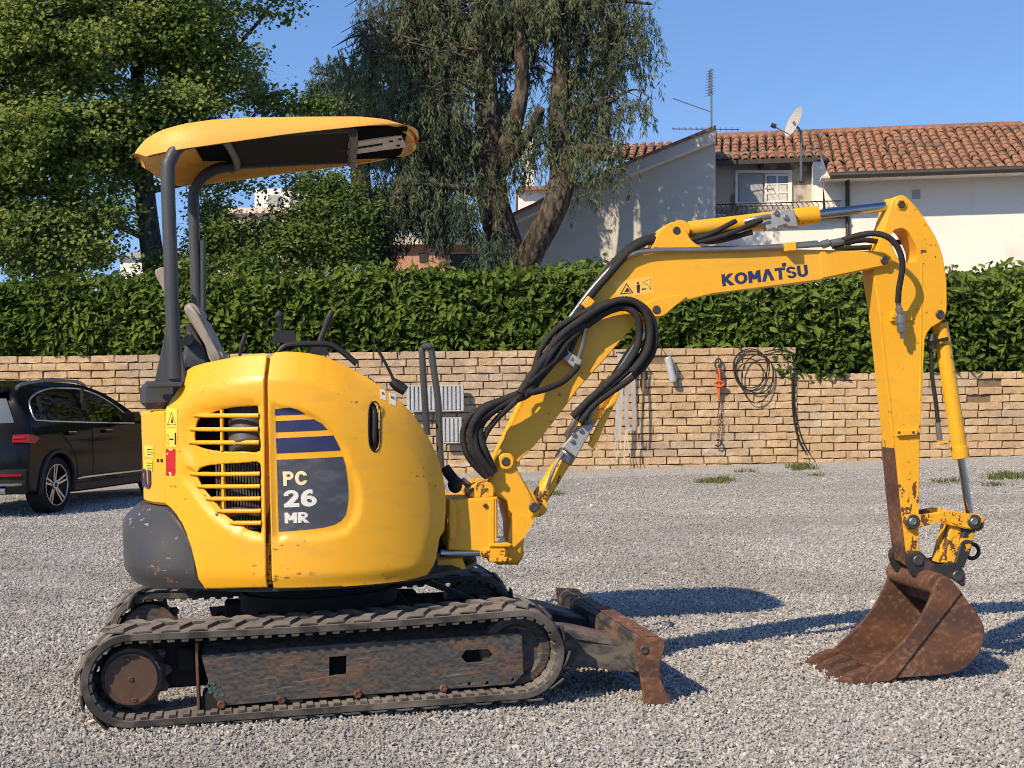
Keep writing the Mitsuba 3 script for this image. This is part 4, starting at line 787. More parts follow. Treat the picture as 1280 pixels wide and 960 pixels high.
uobj('hydraulic_hose', tube([(2.431, -0.24, 1.944),(2.509, -0.24, 1.962),(2.591, -0.23, 1.972),(2.672, -0.2, 1.966),(2.759, -0.12, 1.965),(2.831, -0.1, 1.971),(2.883, -0.1, 1.953),(2.889, -0.13, 1.908)], .013, 12), 'm_hose', smooth=60)
uobj('hydraulic_hose', tube([(2.467, -0.18, 1.935),(2.557, -0.17, 1.941),(2.659, -0.15, 1.945),(2.751, -0.1, 1.952)], .012, 10), 'm_hose', smooth=60)
cp = uobj('hose_coupling', lathe((2.706, -0.33, 1.684),(2.731, -0.31, 1.492), [(0, .012),(.04, .013),(.041, .018),(.06, .018),(.061, .013),(.075, .013),(.076, .022),(.11, .024),(.112, .02),(.15, .021),(.16, .012),(.185, .010)], 14), 'm_steel')
# ---- dipper arm and its cylinder
YA = -.255
ARM = Polygon([(2.756, 2.174),(2.776, 2.177),(2.795, 2.168),(2.821, 2.143),(2.852, 2.107),(2.881, 2.065),(2.907, 2.021),(2.93, 1.981),(2.948, 1.939),(2.964, 1.886),(2.973, 1.829),(2.979, 1.765),(2.978, 1.69),(2.974, 1.622),(2.963, 1.594),(2.947, 1.578),(2.923, 1.567),(2.894, 1.549),(2.876, 1.527),(2.863, 1.497),(2.854, 1.415),(2.838, 1.227),(2.82, 1.002),(2.807, 0.762),(2.796, 0.5),(2.8, 0.44),(2.776, 0.422),(2.749, 0.439),(2.734, 0.466),(2.725, 0.53),(2.706, 0.767),(2.691, 1.004),(2.679, 1.206),(2.662, 1.406),(2.649, 1.593),(2.634, 1.706),(2.622, 1.8),(2.624, 1.849),(2.645, 1.92),(2.68, 2.013),(2.706, 2.087),(2.728, 2.154)])
AHOLE = smooth_poly([(2.71, 1.974),(2.727, 2.008),(2.754, 2.021),(2.782, 2.016),(2.804, 1.991),(2.824, 1.953),(2.839, 1.912),(2.839, 1.878),(2.819, 1.861),(2.78, 1.862),(2.749, 1.876),(2.724, 1.925)], 4)
arm = uobj('dipper_arm', plate(ARM.difference(AHOLE), YA, .145, .004), 'm_yellow_worn'); say(arm, 'dipper arm with chipped yellow paint')
# wear plate on the arm's rear edge, paint worn to rust
_e = [(2.692, 0.992),(2.706, 0.767),(2.725, 0.53),(2.741, 0.45)]
wp_ = []
for (x, z) in _e: wp_ += [(x - .004, YA - .002, z),(x - .004, YA + .147, z),(x + .002, YA - .002, z),(x + .002, YA + .147, z)]
uobj('wear_plate', cat_([hull(wp_[0:8]), hull(wp_[4:12]), hull(wp_[8:16])]), 'm_rust', arm)
uobj('arm_rib', tube([(*p[:1], YA - .001, p[1]) for p in [(2.858, 1.851),(2.842, 1.513),(2.827, 1.213)]], .004, 6), 'm_yellow', arm)
uobj('edge_bead', tube([(*p[:1], YA - .001, p[1]) for p in [(2.649, 1.593),(2.662, 1.406),(2.679, 1.206),(2.691, 1.004)]], .004, 6), 'm_yellow_worn', arm)
uobj('pin_boss', pin(*(2.768, -0.255, 2.133), .030, .006, 22), 'm_yellow', arm); uobj('head_pin', pin(*(2.766, -0.261, 2.132), .020, .010, 6), mat('m_pinrust', (.10, .055, .035), .5, .4), arm)
uobj('cylinder_pin', pin(*(2.938, -0.255, 1.612), .021, .012, 18), 'm_pin', arm)
uobj('step_bracket', plate(Polygon([(2.705, 1.074),(2.803, 1.076),(2.802, 1.05),(2.704, 1.048)]), YA - .022, .022, .003), 'm_yellow', arm)
uobj('coupling_bracket', plate(Polygon([(2.69, 1.63),(2.795, 1.633),(2.798, 1.586),(2.692, 1.585)]), YA - .02, .02, .003), 'm_yellow', arm)
for q in [(2.703, -0.275, 1.61)]: uobj('bracket_bolt', pin(*q, .012, .008, 12), 'm_yellow_worn', arm)
for q in [(2.71, -0.277, 1.065),(2.78, -0.277, 1.063)]: uobj('step_bolt', pin(*q, .007, .005, 10), 'm_rust', arm)
# cylinder over the boom that moves the arm
A, B = np.array((1.703, -0.195, 2.035)), np.array((2.791, -0.195, 2.139))
ac = hydraulic('arm_cylinder', along(.05), along(.615), .040, 'm_yellow', 'arm cylinder lying along the top of the boom')
uobj('cylinder_eye', rod((A[0], -.27, A[2]),(A[0], -.12, A[2]), .045, 20), 'm_yellow', ac)
uobj('cylinder_collar', rod(along(.525), along(.625), .042, 24), 'm_yellow_worn', ac)
uobj('chrome_rod', rod(along(.61), along(.96), .022, 18), 'm_chrome', ac); uobj('rod_eye', rod(along(.93), along(1.0), .034, 18), 'm_yellow', ac)
vb = uobj('valve_block', plate(Polygon([(2.107, 2.097),(2.215, 2.12),(2.245, 2.116),(2.262, 2.034),(2.216, 2.039),(2.205, 2.05),(2.116, 2.022),(2.102, 2.052)]), -.27, .06, .004), 'm_valve', ac)
for q in [(2.157, -0.27, 2.103),(2.202, -0.27, 2.08),(2.162, -0.27, 2.032)]: uobj('valve_bolt', pin(*q, .013, .012, 12), 'm_steel', vb)
uobj('valve_fitting', tube([(2.009, -0.25, 2.067),(2.062, -0.265, 2.079),(2.126, -0.27, 2.089)], .011, 8), 'm_steel', vb); uobj('valve_fitting', tube([(2.046, -0.25, 2.044),(2.088, -0.265, 2.057),(2.125, -0.27, 2.067)], .011, 8), 'm_steel', vb)
for pts in ([(1.738, -0.26, 1.983),(1.804, -0.27, 1.999),(1.876, -0.275, 2.026),(1.926, -0.275, 2.051),(1.965, -0.27, 2.07)], [(1.744, -0.25, 1.977),(1.83, -0.27, 1.984),(1.93, -0.28, 2.01),(2.019, -0.28, 2.045),(2.087, -0.27, 2.071)], [(1.756, -0.22, 1.994),(1.854, -0.25, 1.978),(1.947, -0.26, 1.993),(2.043, -0.26, 2.017)], [(1.787, -0.22, 2.012),(1.857, -0.24, 2.001),(1.967, -0.26, 2.026),(2.082, -0.26, 2.061)]):
    uobj('hydraulic_hose', tube(pts, .012, 10), 'm_hose', smooth=60)
# bucket cylinder
A, B = np.array((2.964, -0.19, 1.603)), np.array((3.086, -0.19, 0.624))
bc = hydraulic('bucket_cylinder', along(.03), along(.68), .036, 'm_yellow_worn', 'bucket cylinder behind the dipper arm')
uobj('cylinder_collar', rod(along(.63), along(.69), .041, 24), 'm_yellow_worn', bc)
uobj('chrome_rod', rod(along(.68), along(.97), .019, 18), 'm_chrome', bc); uobj('rod_eye', rod((B[0], -.25, B[2]),(B[0], -.13, B[2]), .042, 20), 'm_yellow_worn', bc)
uobj('hydraulic_hose', tube([(2.914, -0.2, 1.437),(2.914, -0.2, 1.323),(2.929, -0.2, 1.19),(2.939, -0.2, 1.038)], .011, 8), 'm_hose', smooth=60)
uobj('hose_end', tube([(2.934, -0.2, 1.102),(2.942, -0.2, 1.019)], .014, 10, 0), 'm_steel', bc)
uobj('hose_clamp', tube([(2.906, -0.24, 1.485),(2.982, -0.24, 1.498)], .008, 8, 0), 'm_black', bc)
cf = uobj('hose_joint', lathe((2.91, -0.225, 1.52),(2.915, -0.225, 1.444), [(0, .016),(.03, .024),(.05, .016),(.07, .018)], 12), 'm_black', bc)
uobj('lug', plate(Polygon([(2.926, 1.012),(2.977, 1.014),(2.977, 0.999),(2.925, 0.997)]), -.225, .03, .003), 'm_yellow', bc)
# linkage
for y0 in (-.285, -.115):
    lk = uobj('guide_link', plate(smooth_poly([(2.721, 0.649),(2.733, 0.674),(2.769, 0.682),(2.796, 0.677),(2.854, 0.68),(2.941, 0.691),(3.003, 0.677),(3.042, 0.67),(3.073, 0.663),(3.09, 0.64),(3.087, 0.614),(3.059, 0.598),(3.02, 0.602),(2.989, 0.612),(2.939, 0.637),(2.872, 0.635),(2.793, 0.617),(2.762, 0.61),(2.731, 0.622)], 3), y0, .028, .005), 'm_yellow_worn')
    if y0 < -.2:
        say(lk, 'near guide link with flaking yellow paint')
        for q, q2 in zip([(2.759, -0.285, 0.647),(3.059, -0.285, 0.634)], [(2.756, -0.293, 0.648),(3.055, -0.293, 0.635)]):
            uobj('link_boss', pin(*q, .034, .008, 22), 'm_pin', lk); uobj('link_pin', pin(*q2, .019, .008, 18), 'm_steel', lk)
rk = uobj('push_link', plate(Polygon([(2.961, 0.616),(3.028, 0.606),(2.992, 0.49),(2.971, 0.431),(2.904, 0.442)]), -.25, .12, .006), 'm_yellow_worn')
uobj('link_side', plate(Polygon([(3.023, 0.611),(3.078, 0.593),(3.05, 0.496),(3.012, 0.415),(2.965, 0.425),(2.992, 0.511)]), -.262, .145, .005), mat('m_flake', proc(lambda p, n, uv: mix((.026, .026, .027),(.62, .33, .02), smoothstep(.53, .56, fbm(p.x * 30, p.y * 30, p.z * 30, 3)) * smoothstep(.55, .58, p.z))), .5), rk)
_c = (3.087, -0.19, 0.483); uobj('lifting_eye', tube([(_c[0] + .034 * math.cos(t), _c[1], _c[2] + .034 * math.sin(t)) for t in np.linspace(0, 2 * math.pi, 17)], .010, 8, 0), 'm_black', rk)
EAR = smooth_poly([(2.718, 0.484),(2.732, 0.504),(2.76, 0.512),(2.787, 0.505),(2.813, 0.479),(2.847, 0.452),(2.893, 0.44),(2.937, 0.451),(2.975, 0.43),(2.997, 0.392),(2.991, 0.336),(2.961, 0.356),(2.919, 0.379),(2.86, 0.388),(2.814, 0.401),(2.775, 0.381),(2.74, 0.401),(2.719, 0.447)], 3)
# ---- bucket
BY0, BY1 = -.46, .07
bk_out = [(2.806, 0.405),(2.827, 0.412),(2.849, 0.405),(2.879, 0.373),(2.91, 0.331),(2.951, 0.267),(2.981, 0.232),(3.001, 0.199),(3.011, 0.158),(3.009, 0.121),(2.998, 0.082),(2.98, 0.048),(2.954, 0.019),(2.919, -0.009),(2.88, -0.027),(2.83, -0.036),(2.78, -0.039),(2.678, -0.039),(2.576, -0.04),(2.443, -0.052)]
lip_in = [(2.436, -0.039),(2.445, -0.02),(2.499, 0.022),(2.553, 0.066),(2.611, 0.117),(2.662, 0.169),(2.694, 0.207),(2.718, 0.243),(2.74, 0.281),(2.759, 0.32),(2.776, 0.36),(2.788, 0.388)]
SIDE = Polygon(bk_out + lip_in)
bkt = uobj('bucket', plate(SIDE, BY0, .014, .003), 'm_rust'); say(bkt, 'rusty toothed digging bucket resting on the gravel')
uobj('side_wall', plate(SIDE, BY1 - .014, .014, .003), 'm_rust', bkt)
P = np.array(resample(spline(bk_out, 4), 40)); tan = np.gradient(P, axis=0); tan /= np.linalg.norm(tan, axis=1, keepdims=True); inn = np.stack([tan[:, 1], -tan[:, 0]], 1)
cen = P.mean(0); inn *= np.sign(((cen - P) * inn).sum(1))[:, None]
Q = P + inn * .014; ring = Polygon(np.vstack([P - inn * .001, Q[::-1]])).buffer(0)
uobj('bucket_shell', plate(ring, BY0 + .0145, BY1 - BY0 - .029, 0), 'm_rust', bkt, smooth=40)
CUT = Polygon([(2.806, 0.404),(2.827, 0.41),(2.849, 0.403),(2.904, 0.333),(2.773, 0.185),(2.578, -0.035),(2.545, -0.051),(2.443, -0.051),(2.436, -0.039),(2.445, -0.02),(2.499, 0.022),(2.553, 0.066),(2.611, 0.117),(2.662, 0.169),(2.694, 0.207),(2.718, 0.243),(2.74, 0.281),(2.759, 0.32),(2.776, 0.36),(2.788, 0.388)])
uobj('side_cutter', plate(CUT, BY0 - .012, .012, .004), 'm_rust', bkt); uobj('side_cutter', plate(CUT, BY1 + .0005, .012, .004), 'm_rust', bkt)
_l = [(2.444, -0.025),(2.443, -0.052)]; 
lipz = _l[1][1]; lx = _l[0][0]
uobj('cutting_lip', hull([(lx - .012, y, z) for y in (BY0 - .012, BY1 + .012) for z in (lipz - .004, lipz + .010)] + [(lx + .14, y, z) for y in (BY0 - .0, BY1 + .0) for z in (lipz - .004, lipz + .028)]), 'm_rust', bkt)
tube_c = [(2.817, 0.358)][0]
uobj('cross_tube', rod((tube_c[0] - .012, BY0 + .012, tube_c[1] + .012),(tube_c[0] - .012, BY1 - .012, tube_c[1] + .012), .052, 24), 'm_rust', bkt)
_s = [(2.83, 0.382),(2.756, 0.251)]
uobj('web_plate', hull([(tube_c[0] + .03, y, tube_c[1] + .03) for y in (BY0 + .016, BY1 - .016)] + [(tube_c[0] + .035, y, tube_c[1] - .10) for y in (BY0 + .016, BY1 - .016)] + [(tube_c[0] + .045, y, tube_c[1] - .08) for y in (BY0 + .016, BY1 - .016)]), 'm_rust', bkt)
for k in range(4):
    yc = BY0 + .035 + k * (BY1 - BY0 - .07) / 3
    tip, w = lx - .118, .036
    tz = lipz + .004
    cs_ = [(tip, .020, -.010, .006),(tip + .055, w, -.012, .034),(lx + .015, w, -.010, .058),(lx + .075, w * .7, .0, .034),(lx + .11, w * .5, .004, .022)]
    t_ = cat_([hull([(x_, yc + s * w_, tz + z_) for x_, w_, za, zb2 in cs_[i_:i_ + 2] for s in (-1, 1) for z_ in (za, zb2)]) for i_ in range(4)])
    uobj('bucket_tooth', t_, 'm_rust', bkt, smooth=20)
for y0 in (-.31, -.10):
    ek = uobj('hinge_plate', plate(EAR, y0, .03, .004), mat('m_ear', proc(lambda p, n, uv: mix((.030, .030, .031),(.085, .055, .042), smoothstep(.5, .7, fbm(p.x * 14, p.y * 14, p.z * 14, 3)))), .5, .2) if 'm_ear' not in scene else 'm_ear', bkt)
    if y0 < -.2:
        for q in [(2.768, -0.31, 0.468),(2.957, -0.31, 0.387)]:
            uobj('hinge_pin', pin(*q, .026, .010, 20), 'm_pin', bkt)
# ================================================================ brick wall
WY, CH, BL = 22.0, .1185, .367                # wall face, course height, brick pitch
def brick_col(p, n, uv):
    row = dr.floor((p.z + .2) / CH); col = dr.floor(p.x / BL + .5 * (row - 2 * dr.floor(row / 2)))
    r1, r2 = cell_rand(col, row, 3), cell_rand(col, row, 9)
    c = mix((.49, .345, .200),(.555, .41, .25), r1)
    c = mix(c, (.43, .30, .18), smoothstep(.78, .95, r2) * .7)
    g = fbm(p.x * 14, p.z * 14, p.y * 14, 3)
    c = mix(c, (.36, .25, .155), smoothstep(.48, .72, g) * .6)
    c = mix(c, (.33, .29, .245), smoothstep(.52, .7, fbm(p.x * .9, p.z * 2.2, 3, 3)) * .45)
    return mix(c, (.66, .60, .52), smoothstep(.66, .72, fbm(p.x * 6, p.z * 9, 7, 3)) * .3)
mat('m_brick', proc(brick_col), .9, spec=.15, bump=proc(lambda p, n, uv: .006 * fbm(p.x * 40, p.z * 40, p.y * 40, 3), eps=.003), bscale=1.)
mat('m_mortar', proc(lambda p, n, uv: mix((.15, .105, .07),(.25, .18, .12), fbm(p.x * 12, p.z * 12, 1, 3))), .95, spec=.1)
def brick_mesh(L, seed, h=CH - .017):
    r = np.random.default_rng(seed); nxx = 4
    V, F = [], []
    xs_ = np.linspace(-L / 2, L / 2, nxx); zs_ = np.array([-h / 2, h / 2])
    c = .007
    rows = [(0.06, 0),(.006, 0),(0., c)]                     # back edge, front edge, chamfered face
    for y, ins in rows:
        for z, sz in ((-h / 2, 1),(h / 2, -1)):
            for i, x in enumerate(xs_):
                sx = 1 if i == 0 else (-1 if i == nxx - 1 else 0)
                j = r.normal(0, .004, 3) * (y < .05)
                V.append((x + sx * ins + j[0] * (sx != 0), y + j[1] - (.0 if ins == 0 else abs(r.normal(0, .003))), z + sz * ins + j[2]))
    k = 2 * nxx
    for layer in (0, 1):
        a = layer * k; b = a + k
        for i in range(nxx - 1):
            F += [(a + i, b + i + 1, b + i),(a + i, a + i + 1, b + i + 1)]
            t = nxx + i; F += [(a + t, b + t, b + t + 1),(a + t, b + t + 1, a + t + 1)]
        F += [(a, b, b + nxx),(a, b + nxx, a + nxx)]
        e = nxx - 1; F += [(a + e, b + e + nxx, b + e),(a + e, a + e + nxx, b + e + nxx)]
    a = 2 * k
    for i in range(nxx - 1): F += [(a + i, a + i + 1, a + nxx + i + 1),(a + i, a + nxx + i + 1, a + nxx + i)]
    m = tm(V, F); m.fix_normals(); return m
def wall(label, x0, x1, ztop, xv0, xv1, hidden):
    w = thing('brick_wall', label, 'wall', 'sections of the brick wall')
    obj('mortar_core', cat_([bx(x0, x1, WY + .018, WY + .28, -.4, ztop - .006)]), 'm_mortar', w, smooth=False)
    variants = {}
    rest = []; n = 0; zb = ztop - CH * int((ztop + .25) / CH)
    r = np.random.default_rng(int(abs(x0) * 10))
    rows = int(round((ztop - zb) / CH))
    for row in range(rows):
        z = zb + (row + .5) * CH; x = x0 - (BL / 2 if row % 2 else 0)
        while x < x1 - .02:
            L = BL * (1 if r.random() < .9 else r.choice([.55, .8, 1.15])) ; a, b = max(x, x0), min(x + L, x1)
            if b - a > .05:
                cx, Lb = (a + b) / 2, b - a - .016
                hole = r.random() < .008
                if not hole:
                    gz_ = float(ground_z(cx, WY)); vis = xv0 < cx < xv1 and z > gz_ - .04 and not hidden(cx, z)
                    dy = -.022 + r.normal(0, .005); ang = r.normal(0, .25)
                    if vis and n < 300:
                        kk = (round(Lb, 2), r.integers(0, 4))
                        if kk not in variants: variants[kk] = mikit.ply(brick_mesh(kk[0], len(variants) + 5), 'm_brick', 25)
                        key = w + '__brick' + ('_%03d' % n if n else '')
                        scene[key] = {**variants[kk], 'to_world': TF().translate([cx, WY + dy, z]).rotate([0, 1, 0], float(ang))}; n += 1
                    else: rest.append(brick_mesh(Lb, r.integers(0, 9)).apply_translation((cx, WY + dy, z)))
            x += L
    if rest: say(obj('brickwork', cat_(rest), 'm_brick', w, smooth=25), None, kind='stuff')
    return w
def hid_a(x, z):      # behind the excavator's body, the car or far left
    return (-5.45 < x < -1.15 and z < 1.98) or (x < -5.5 and z < 1.1) or (-7.2 < x < -5.45 and z < 1.35)
wall('tan split brick wall with a hedge growing above it and straps hung from it', -18., 4.35, 1.975, -7.95, 4.4, hid_a)
wall('lower tan brick wall section to the right of the step, behind the dipper arm', 4.35, 16., 1.565, 4.3, 8.0, lambda x, z: False)

# ================================================================ foliage
def leafmat(key, a, b, trans=.35, rough=.45, spec=.4, fr=3.):
    scene[key] = {'type': 'principledthin', 'base_color': proc(lambda p, n, uv: mix(a, b, smoothstep(.25, .75, .6 * noise(p.x * 9, p.y * 9, p.z * 9) + .4 * noise(p.x * fr * .4, p.y * fr * .4, p.z * fr * .4)))), 'roughness': rough, 'diff_trans': trans * 2, 'spec_trans': 0., 'eta': 1.4}
    return key
leafmat('m_laurel', (.052, .098, .019),(.180, .250, .054), .30, .28)
leafmat('m_ginkgo', (.13, .20, .048),(.36, .43, .135), .50, .40)
leafmat('m_bushleaf', (.065, .115, .030),(.21, .28, .08), .40, .42)
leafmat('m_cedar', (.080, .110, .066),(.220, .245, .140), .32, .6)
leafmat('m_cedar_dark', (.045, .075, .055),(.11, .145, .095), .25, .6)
leafmat('m_grass', (.13, .17, .05),(.26, .29, .11), .45, .6)
def bark(key, a, b, s=1.):
    return mat(key, proc(lambda p, n, uv: mix(a, b, smoothstep(.35, .68, fbm(p.x * 16 * s, p.y * 16 * s, p.z * 5 * s, 4)))), .9, spec=.15, bump=proc(lambda p, n, uv: .05 * fbm(p.x * 14 * s, p.y * 14 * s, p.z * 5 * s, 3), eps=.01), bscale=1.)
bark('m_bark', (.040, .031, .025),(.13, .105, .085)); bark('m_bark_pale', (.06, .05, .042),(.15, .13, .11))
mat('m_shade_filler', (.028, .030, .014), .9)  # near-black tone painting in the shade inside the hedge
def leaves(P, up, size, shape, faces, r, tilt=.6):
    """cards of the given outline at the points P; up: preferred face normals."""
    n = len(P); N = up + r.normal(0, tilt, (n, 3)); N /= np.linalg.norm(N, axis=1, keepdims=True)
    A = r.normal(size=(n, 3)); A -= N * (A * N).sum(1, keepdims=True); A /= np.linalg.norm(A, axis=1, keepdims=True); B = np.cross(N, A)
    S = np.asarray(shape, float)
    V = P[:, None] + size[:, None, None] * (S[None, :, :1] * A[:, None] + S[None, :, 1:2] * B[:, None] + S[None, :, 2:] * N[:, None])
    return tm(V.reshape(-1, 3),(np.asarray(faces)[None] + (np.arange(n) * len(S))[:, None, None]).reshape(-1, 3))
LAUREL = ([(-.5, 0, 0),(-.1, .21, .06),(.28, .16, .04),(.5, 0, -.06),(.28, -.16, .04),(-.1, -.21, .06),(.1, 0, -.02)], [(0, 6, 1),(1, 6, 2),(2, 6, 3),(3, 6, 4),(4, 6, 5),(5, 6, 0)])
FAN = ([(-.45, 0, 0),(.25, .5, .08),(.5, .17, -.02),(.5, -.17, .02),(.25, -.5, .06)], [(0, 2, 1),(0, 3, 2),(0, 4, 3)])
OVAL = ([(-.5, 0, 0),(0, .27, .06),(.5, 0, -.04),(0, -.27, .06)], [(0, 2, 1),(0, 3, 2)])
# ---- laurel hedge
hedge = thing('laurel_hedge', 'long clipped laurel hedge with glossy green leaves growing along the top of the wall', 'hedge')
r = np.random.default_rng(3)
def hedge_top(x):
    return 3.15 + .05 * np.sin(x * .9) + .12 * meshkit.noise(np.stack([x * 1.4, 0 * x, 0 * x], -1)) + np.interp(x, [-12, -6, -3, 2, 5, 9], [-.14, -.12, -.02, .0, -.15, -.20])
def hedge_bottom(x): return np.where(x < 3.95, 1.99 - .03 * r.random(np.shape(x)), 1.66 - .12 * r.random(np.shape(x)) - .14 * np.exp(-((x - 4.6) / .5) ** 2))
def hedge_face(x, z):   # front surface, bulging
    return 22.02 + .25 - .24 * meshkit.fbm(np.stack([x * 1.1, 0 * x, z * 1.3], -1), 3, 5) - np.where(x > 4.0, .16, 0) - .14 * np.exp(-((z - 2.5) / .7) ** 2)
n = 29700
x = r.uniform(-18, 16, n); b = hedge_bottom(x); t = hedge_top(x); z = b + (t - b) * r.random(n)
y = hedge_face(x, z) + np.abs(r.normal(0, .17, n)) - .05 + .16 * (meshkit.noise(np.stack([x * 3.2, z * 3.6, 0 * x], -1), 4) - .5)
pt = 9200; xt = r.uniform(-18, 16, pt); yt = r.uniform(22.1, 23.3, pt); zt_h = hedge_top(xt) + r.normal(0, .07, pt) + .09 * (r.random(pt) < .08)
P = np.vstack([np.stack([x, y, z], 1), np.stack([xt, yt, zt_h], 1)])
up = np.vstack([np.tile([-.25, -.75, .65], (n, 1)), np.tile([0, -.2, .9], (pt, 1))])
obj('leaves', leaves(P, up, r.uniform(.10, .20, len(P)), *LAUREL, r, .70), 'm_laurel', hedge, smooth=False); say(hedge + '__leaves', None, kind='stuff')
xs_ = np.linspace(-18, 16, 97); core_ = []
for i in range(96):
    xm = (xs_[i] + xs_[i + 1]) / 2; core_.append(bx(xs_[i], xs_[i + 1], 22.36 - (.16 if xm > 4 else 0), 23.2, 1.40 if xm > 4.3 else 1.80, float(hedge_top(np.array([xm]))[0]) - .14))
obj('stems', cat_(core_), 'm_shade_filler', hedge, smooth=False)  # added dark boxes fill the hedge, standing in for its shaded depth
# young shoots and bare twigs sticking out of the hedge
r = np.random.default_rng(8); tw = []; sp0 = []
for k in range(150):
    x0 = r.uniform(-11, 11); onTop = r.random() < .65
    z0 = float(hedge_top(np.array([x0]))[0]) - .08 if onTop else r.uniform(2.2, 3.0); y0 = r.uniform(22.1, 22.8) if onTop else float(hedge_face(np.array([x0]), np.array([z0]))[0]) + .02
    d_ = np.array([r.normal(0, .35), -.25 if onTop else -.8, 1. if onTop else .35]); d_ /= np.linalg.norm(d_); L_ = r.uniform(.12, .32)
    p1 = np.array([x0, y0, z0]) + d_ * L_; tw.append(tube([(x0, y0, z0), p1.tolist()], .006, 4, 0))
    for q in range(5): sp0.append(np.array([x0, y0, z0]) + d_ * L_ * (.35 + .16 * q) + r.normal(0, .03, 3))
obj('twigs', cat_(tw), 'm_bark', hedge, smooth=False); say(hedge + '__twigs', None, kind='stuff')
k_ = obj('young_leaves', leaves(np.array(sp0), np.tile([-.2, -.5, .7], (len(sp0), 1)), r.uniform(.09, .16, len(sp0)), *LAUREL, r, .7), leafmat('m_young', (.11, .17, .03),(.22, .29, .07), .4, .32), hedge, smooth=False); say(k_, None, kind='stuff')
# ---- trees
def ellips(cs, n, r, D):
    """points inside a union of ellipsoids (centre, radii)."""
    vol = np.array([c[3] * c[4] * c[5] * (c[6] if len(c) > 6 else 1) for c in cs]); k = r.choice(len(cs), n, p=vol / vol.sum())
    C = np.array([c[:3] for c in cs])[k]; R = np.array([c[3:6] for c in cs])[k]
    d = r.normal(size=(n, 3)); d /= np.linalg.norm(d, axis=1, keepdims=True)
    return C + R * d * (r.random(n) ** (1 / 2.4))[:, None], d
def ell(c, rx, ry, D, depth=None, w=1.):
    m = D / 1800; return (*c, rx * m, (depth or (rx + ry) / 2) * m, ry * m, w)
def crown(cs, nclump, nleaf, size, shape, r, spread=.26, up=(-.25, -.45, .8)):
    C, d = ellips(cs, nclump, r, 0); k = np.repeat(np.arange(nclump), nleaf)
    sp = spread * r.uniform(.6, 1.4, nclump)[k]
    P = C[k] + r.normal(0, 1, (len(k), 3)) * np.stack([sp, sp, sp * .55], 1)
    return leaves(P, d[k] * .5 + np.array(up), r.uniform(*size, len(k)), *shape, r, .65)
def limb(pts, radii, n=9): return tube(pts, radii, n, 6)
r = np.random.default_rng(11)
gk = thing('ginkgo_tree', 'tall ginkgo tree with small fan leaves and a slim dark trunk at the left edge', 'tree')
obj('trunk', cat_([limb([(-6.274, 26.0, 2.421),(-6.448, 26.0, 3.724),(-6.554, 26.0, 4.593),(-6.63, 26.0, 5.606),(-6.703, 26.0, 6.91),(-6.646, 26.0, 8.213),(-6.552, 26.0, 10.241)], [.23, .21, .19, .17, .13, .10, .05]),
    limb([(-6.472, 26.0, 4.158),(-6.779, 25.8, 4.284),(-7.335, 25.5, 4.541)], [.08, .06, .03]), limb([(-6.629, 26.0, 5.751),(-5.832, 26.5, 6.858),(-4.54, 26.8, 8.397)], [.09, .06, .03]), limb([(-6.652, 26.0, 6.33),(-7.451, 25.5, 7.097),(-7.99, 25.0, 7.968)], [.09, .06, .03]),
    limb([(-6.604, 26.0, 5.389),(-7.597, 25.0, 5.596),(-8.43, 24.6, 5.813)], [.08, .05, .02]), limb([(-6.579, 26.0, 5.027),(-5.531, 26.4, 5.437),(-4.673, 26.6, 6.568)], [.07, .05, .02])]), 'm_bark_pale', gk)
cs = [ell((-7.994, 25.0, 7.55), 115, 80, 25), ell((-6.286, 26.0, 8.064), 100, 62, 26), ell((-4.402, 26.0, 8.418), 48, 20, 26, 40), ell((-4.042, 26.0, 8.211), 26, 9, 26, 15), ell((-5.585, 26.4, 7.202), 72, 50, 26), ell((-7.952, 24.6, 5.739), 90, 70, 25), ell((-6.895, 25.5, 6.026), 66, 50, 25), ell((-8.24, 24.6, 4.305), 75, 65, 25), ell((-7.207, 24.8, 4.04), 44, 42, 25), ell((-4.334, 26.8, 6.752), 60, 20, 26, 40), ell((-3.466, 27.0, 6.752), 36, 18, 26, 30), ell((-6.136, 25.6, 6.249), 66, 60, 26), ell((-5.703, 26.2, 5.846), 44, 30, 26), ell((-6.929, 25.6, 5.332), 44, 26, 26), ell((-7.905, 24.6, 3.685), 80, 26, 25), ell((-7.132, 24.8, 4.66), 44, 34, 25), ell((-5.974, 25.4, 3.735), 26, 16, 25), ell((-9.816, 25.0, 6.179), 90, 170, 25), ell((-7.421, 26.0, 10.251), 230, 110, 26, 170, .5), ell((-5.244, 26.8, 5.301), 46, 16, 26, 30), ell((-5.696, 26.8, 4.904), 24, 16, 26, 20, 1.)]
obj('crown', crown(cs, 3300, 72, (.052, .092), FAN, r, .18), 'm_ginkgo', gk, smooth=False)
r = np.random.default_rng(12)
bt = thing('broadleaf_tree', 'bushy mid green tree standing behind the hedge under the canopy roof', 'tree')
obj('trunk', limb([(-3.729, 27.5, 2.754),(-3.67, 27.5, 3.977),(-3.596, 27.5, 5.047)], [.14, .11, .05]), 'm_bark_pale', bt)
cs = [ell((-4.245, 27.0, 4.237), 70, 40, 27), ell((-3.342, 27.0, 4.451), 56, 52, 27), ell((-3.509, 27.2, 5.233), 50, 26, 27), ell((-2.951, 26.8, 3.872), 34, 20, 27), ell((-4.999, 26.6, 3.834), 40, 16, 27)]
obj('crown', crown(cs, 330, 62, (.06, .115), OVAL, r, .19), 'm_bushleaf', bt, smooth=False)
r = np.random.default_rng(14)
sh = thing('dark_shrub', 'dark leafy shrub behind the hedge beside the canopy post', 'shrub')
obj('stem', limb([(-5.335, 26.0, 2.409),(-5.351, 26.0, 3.566),(-5.388, 26.0, 4.145)], [.06, .05, .02]), 'm_bark_pale', sh)
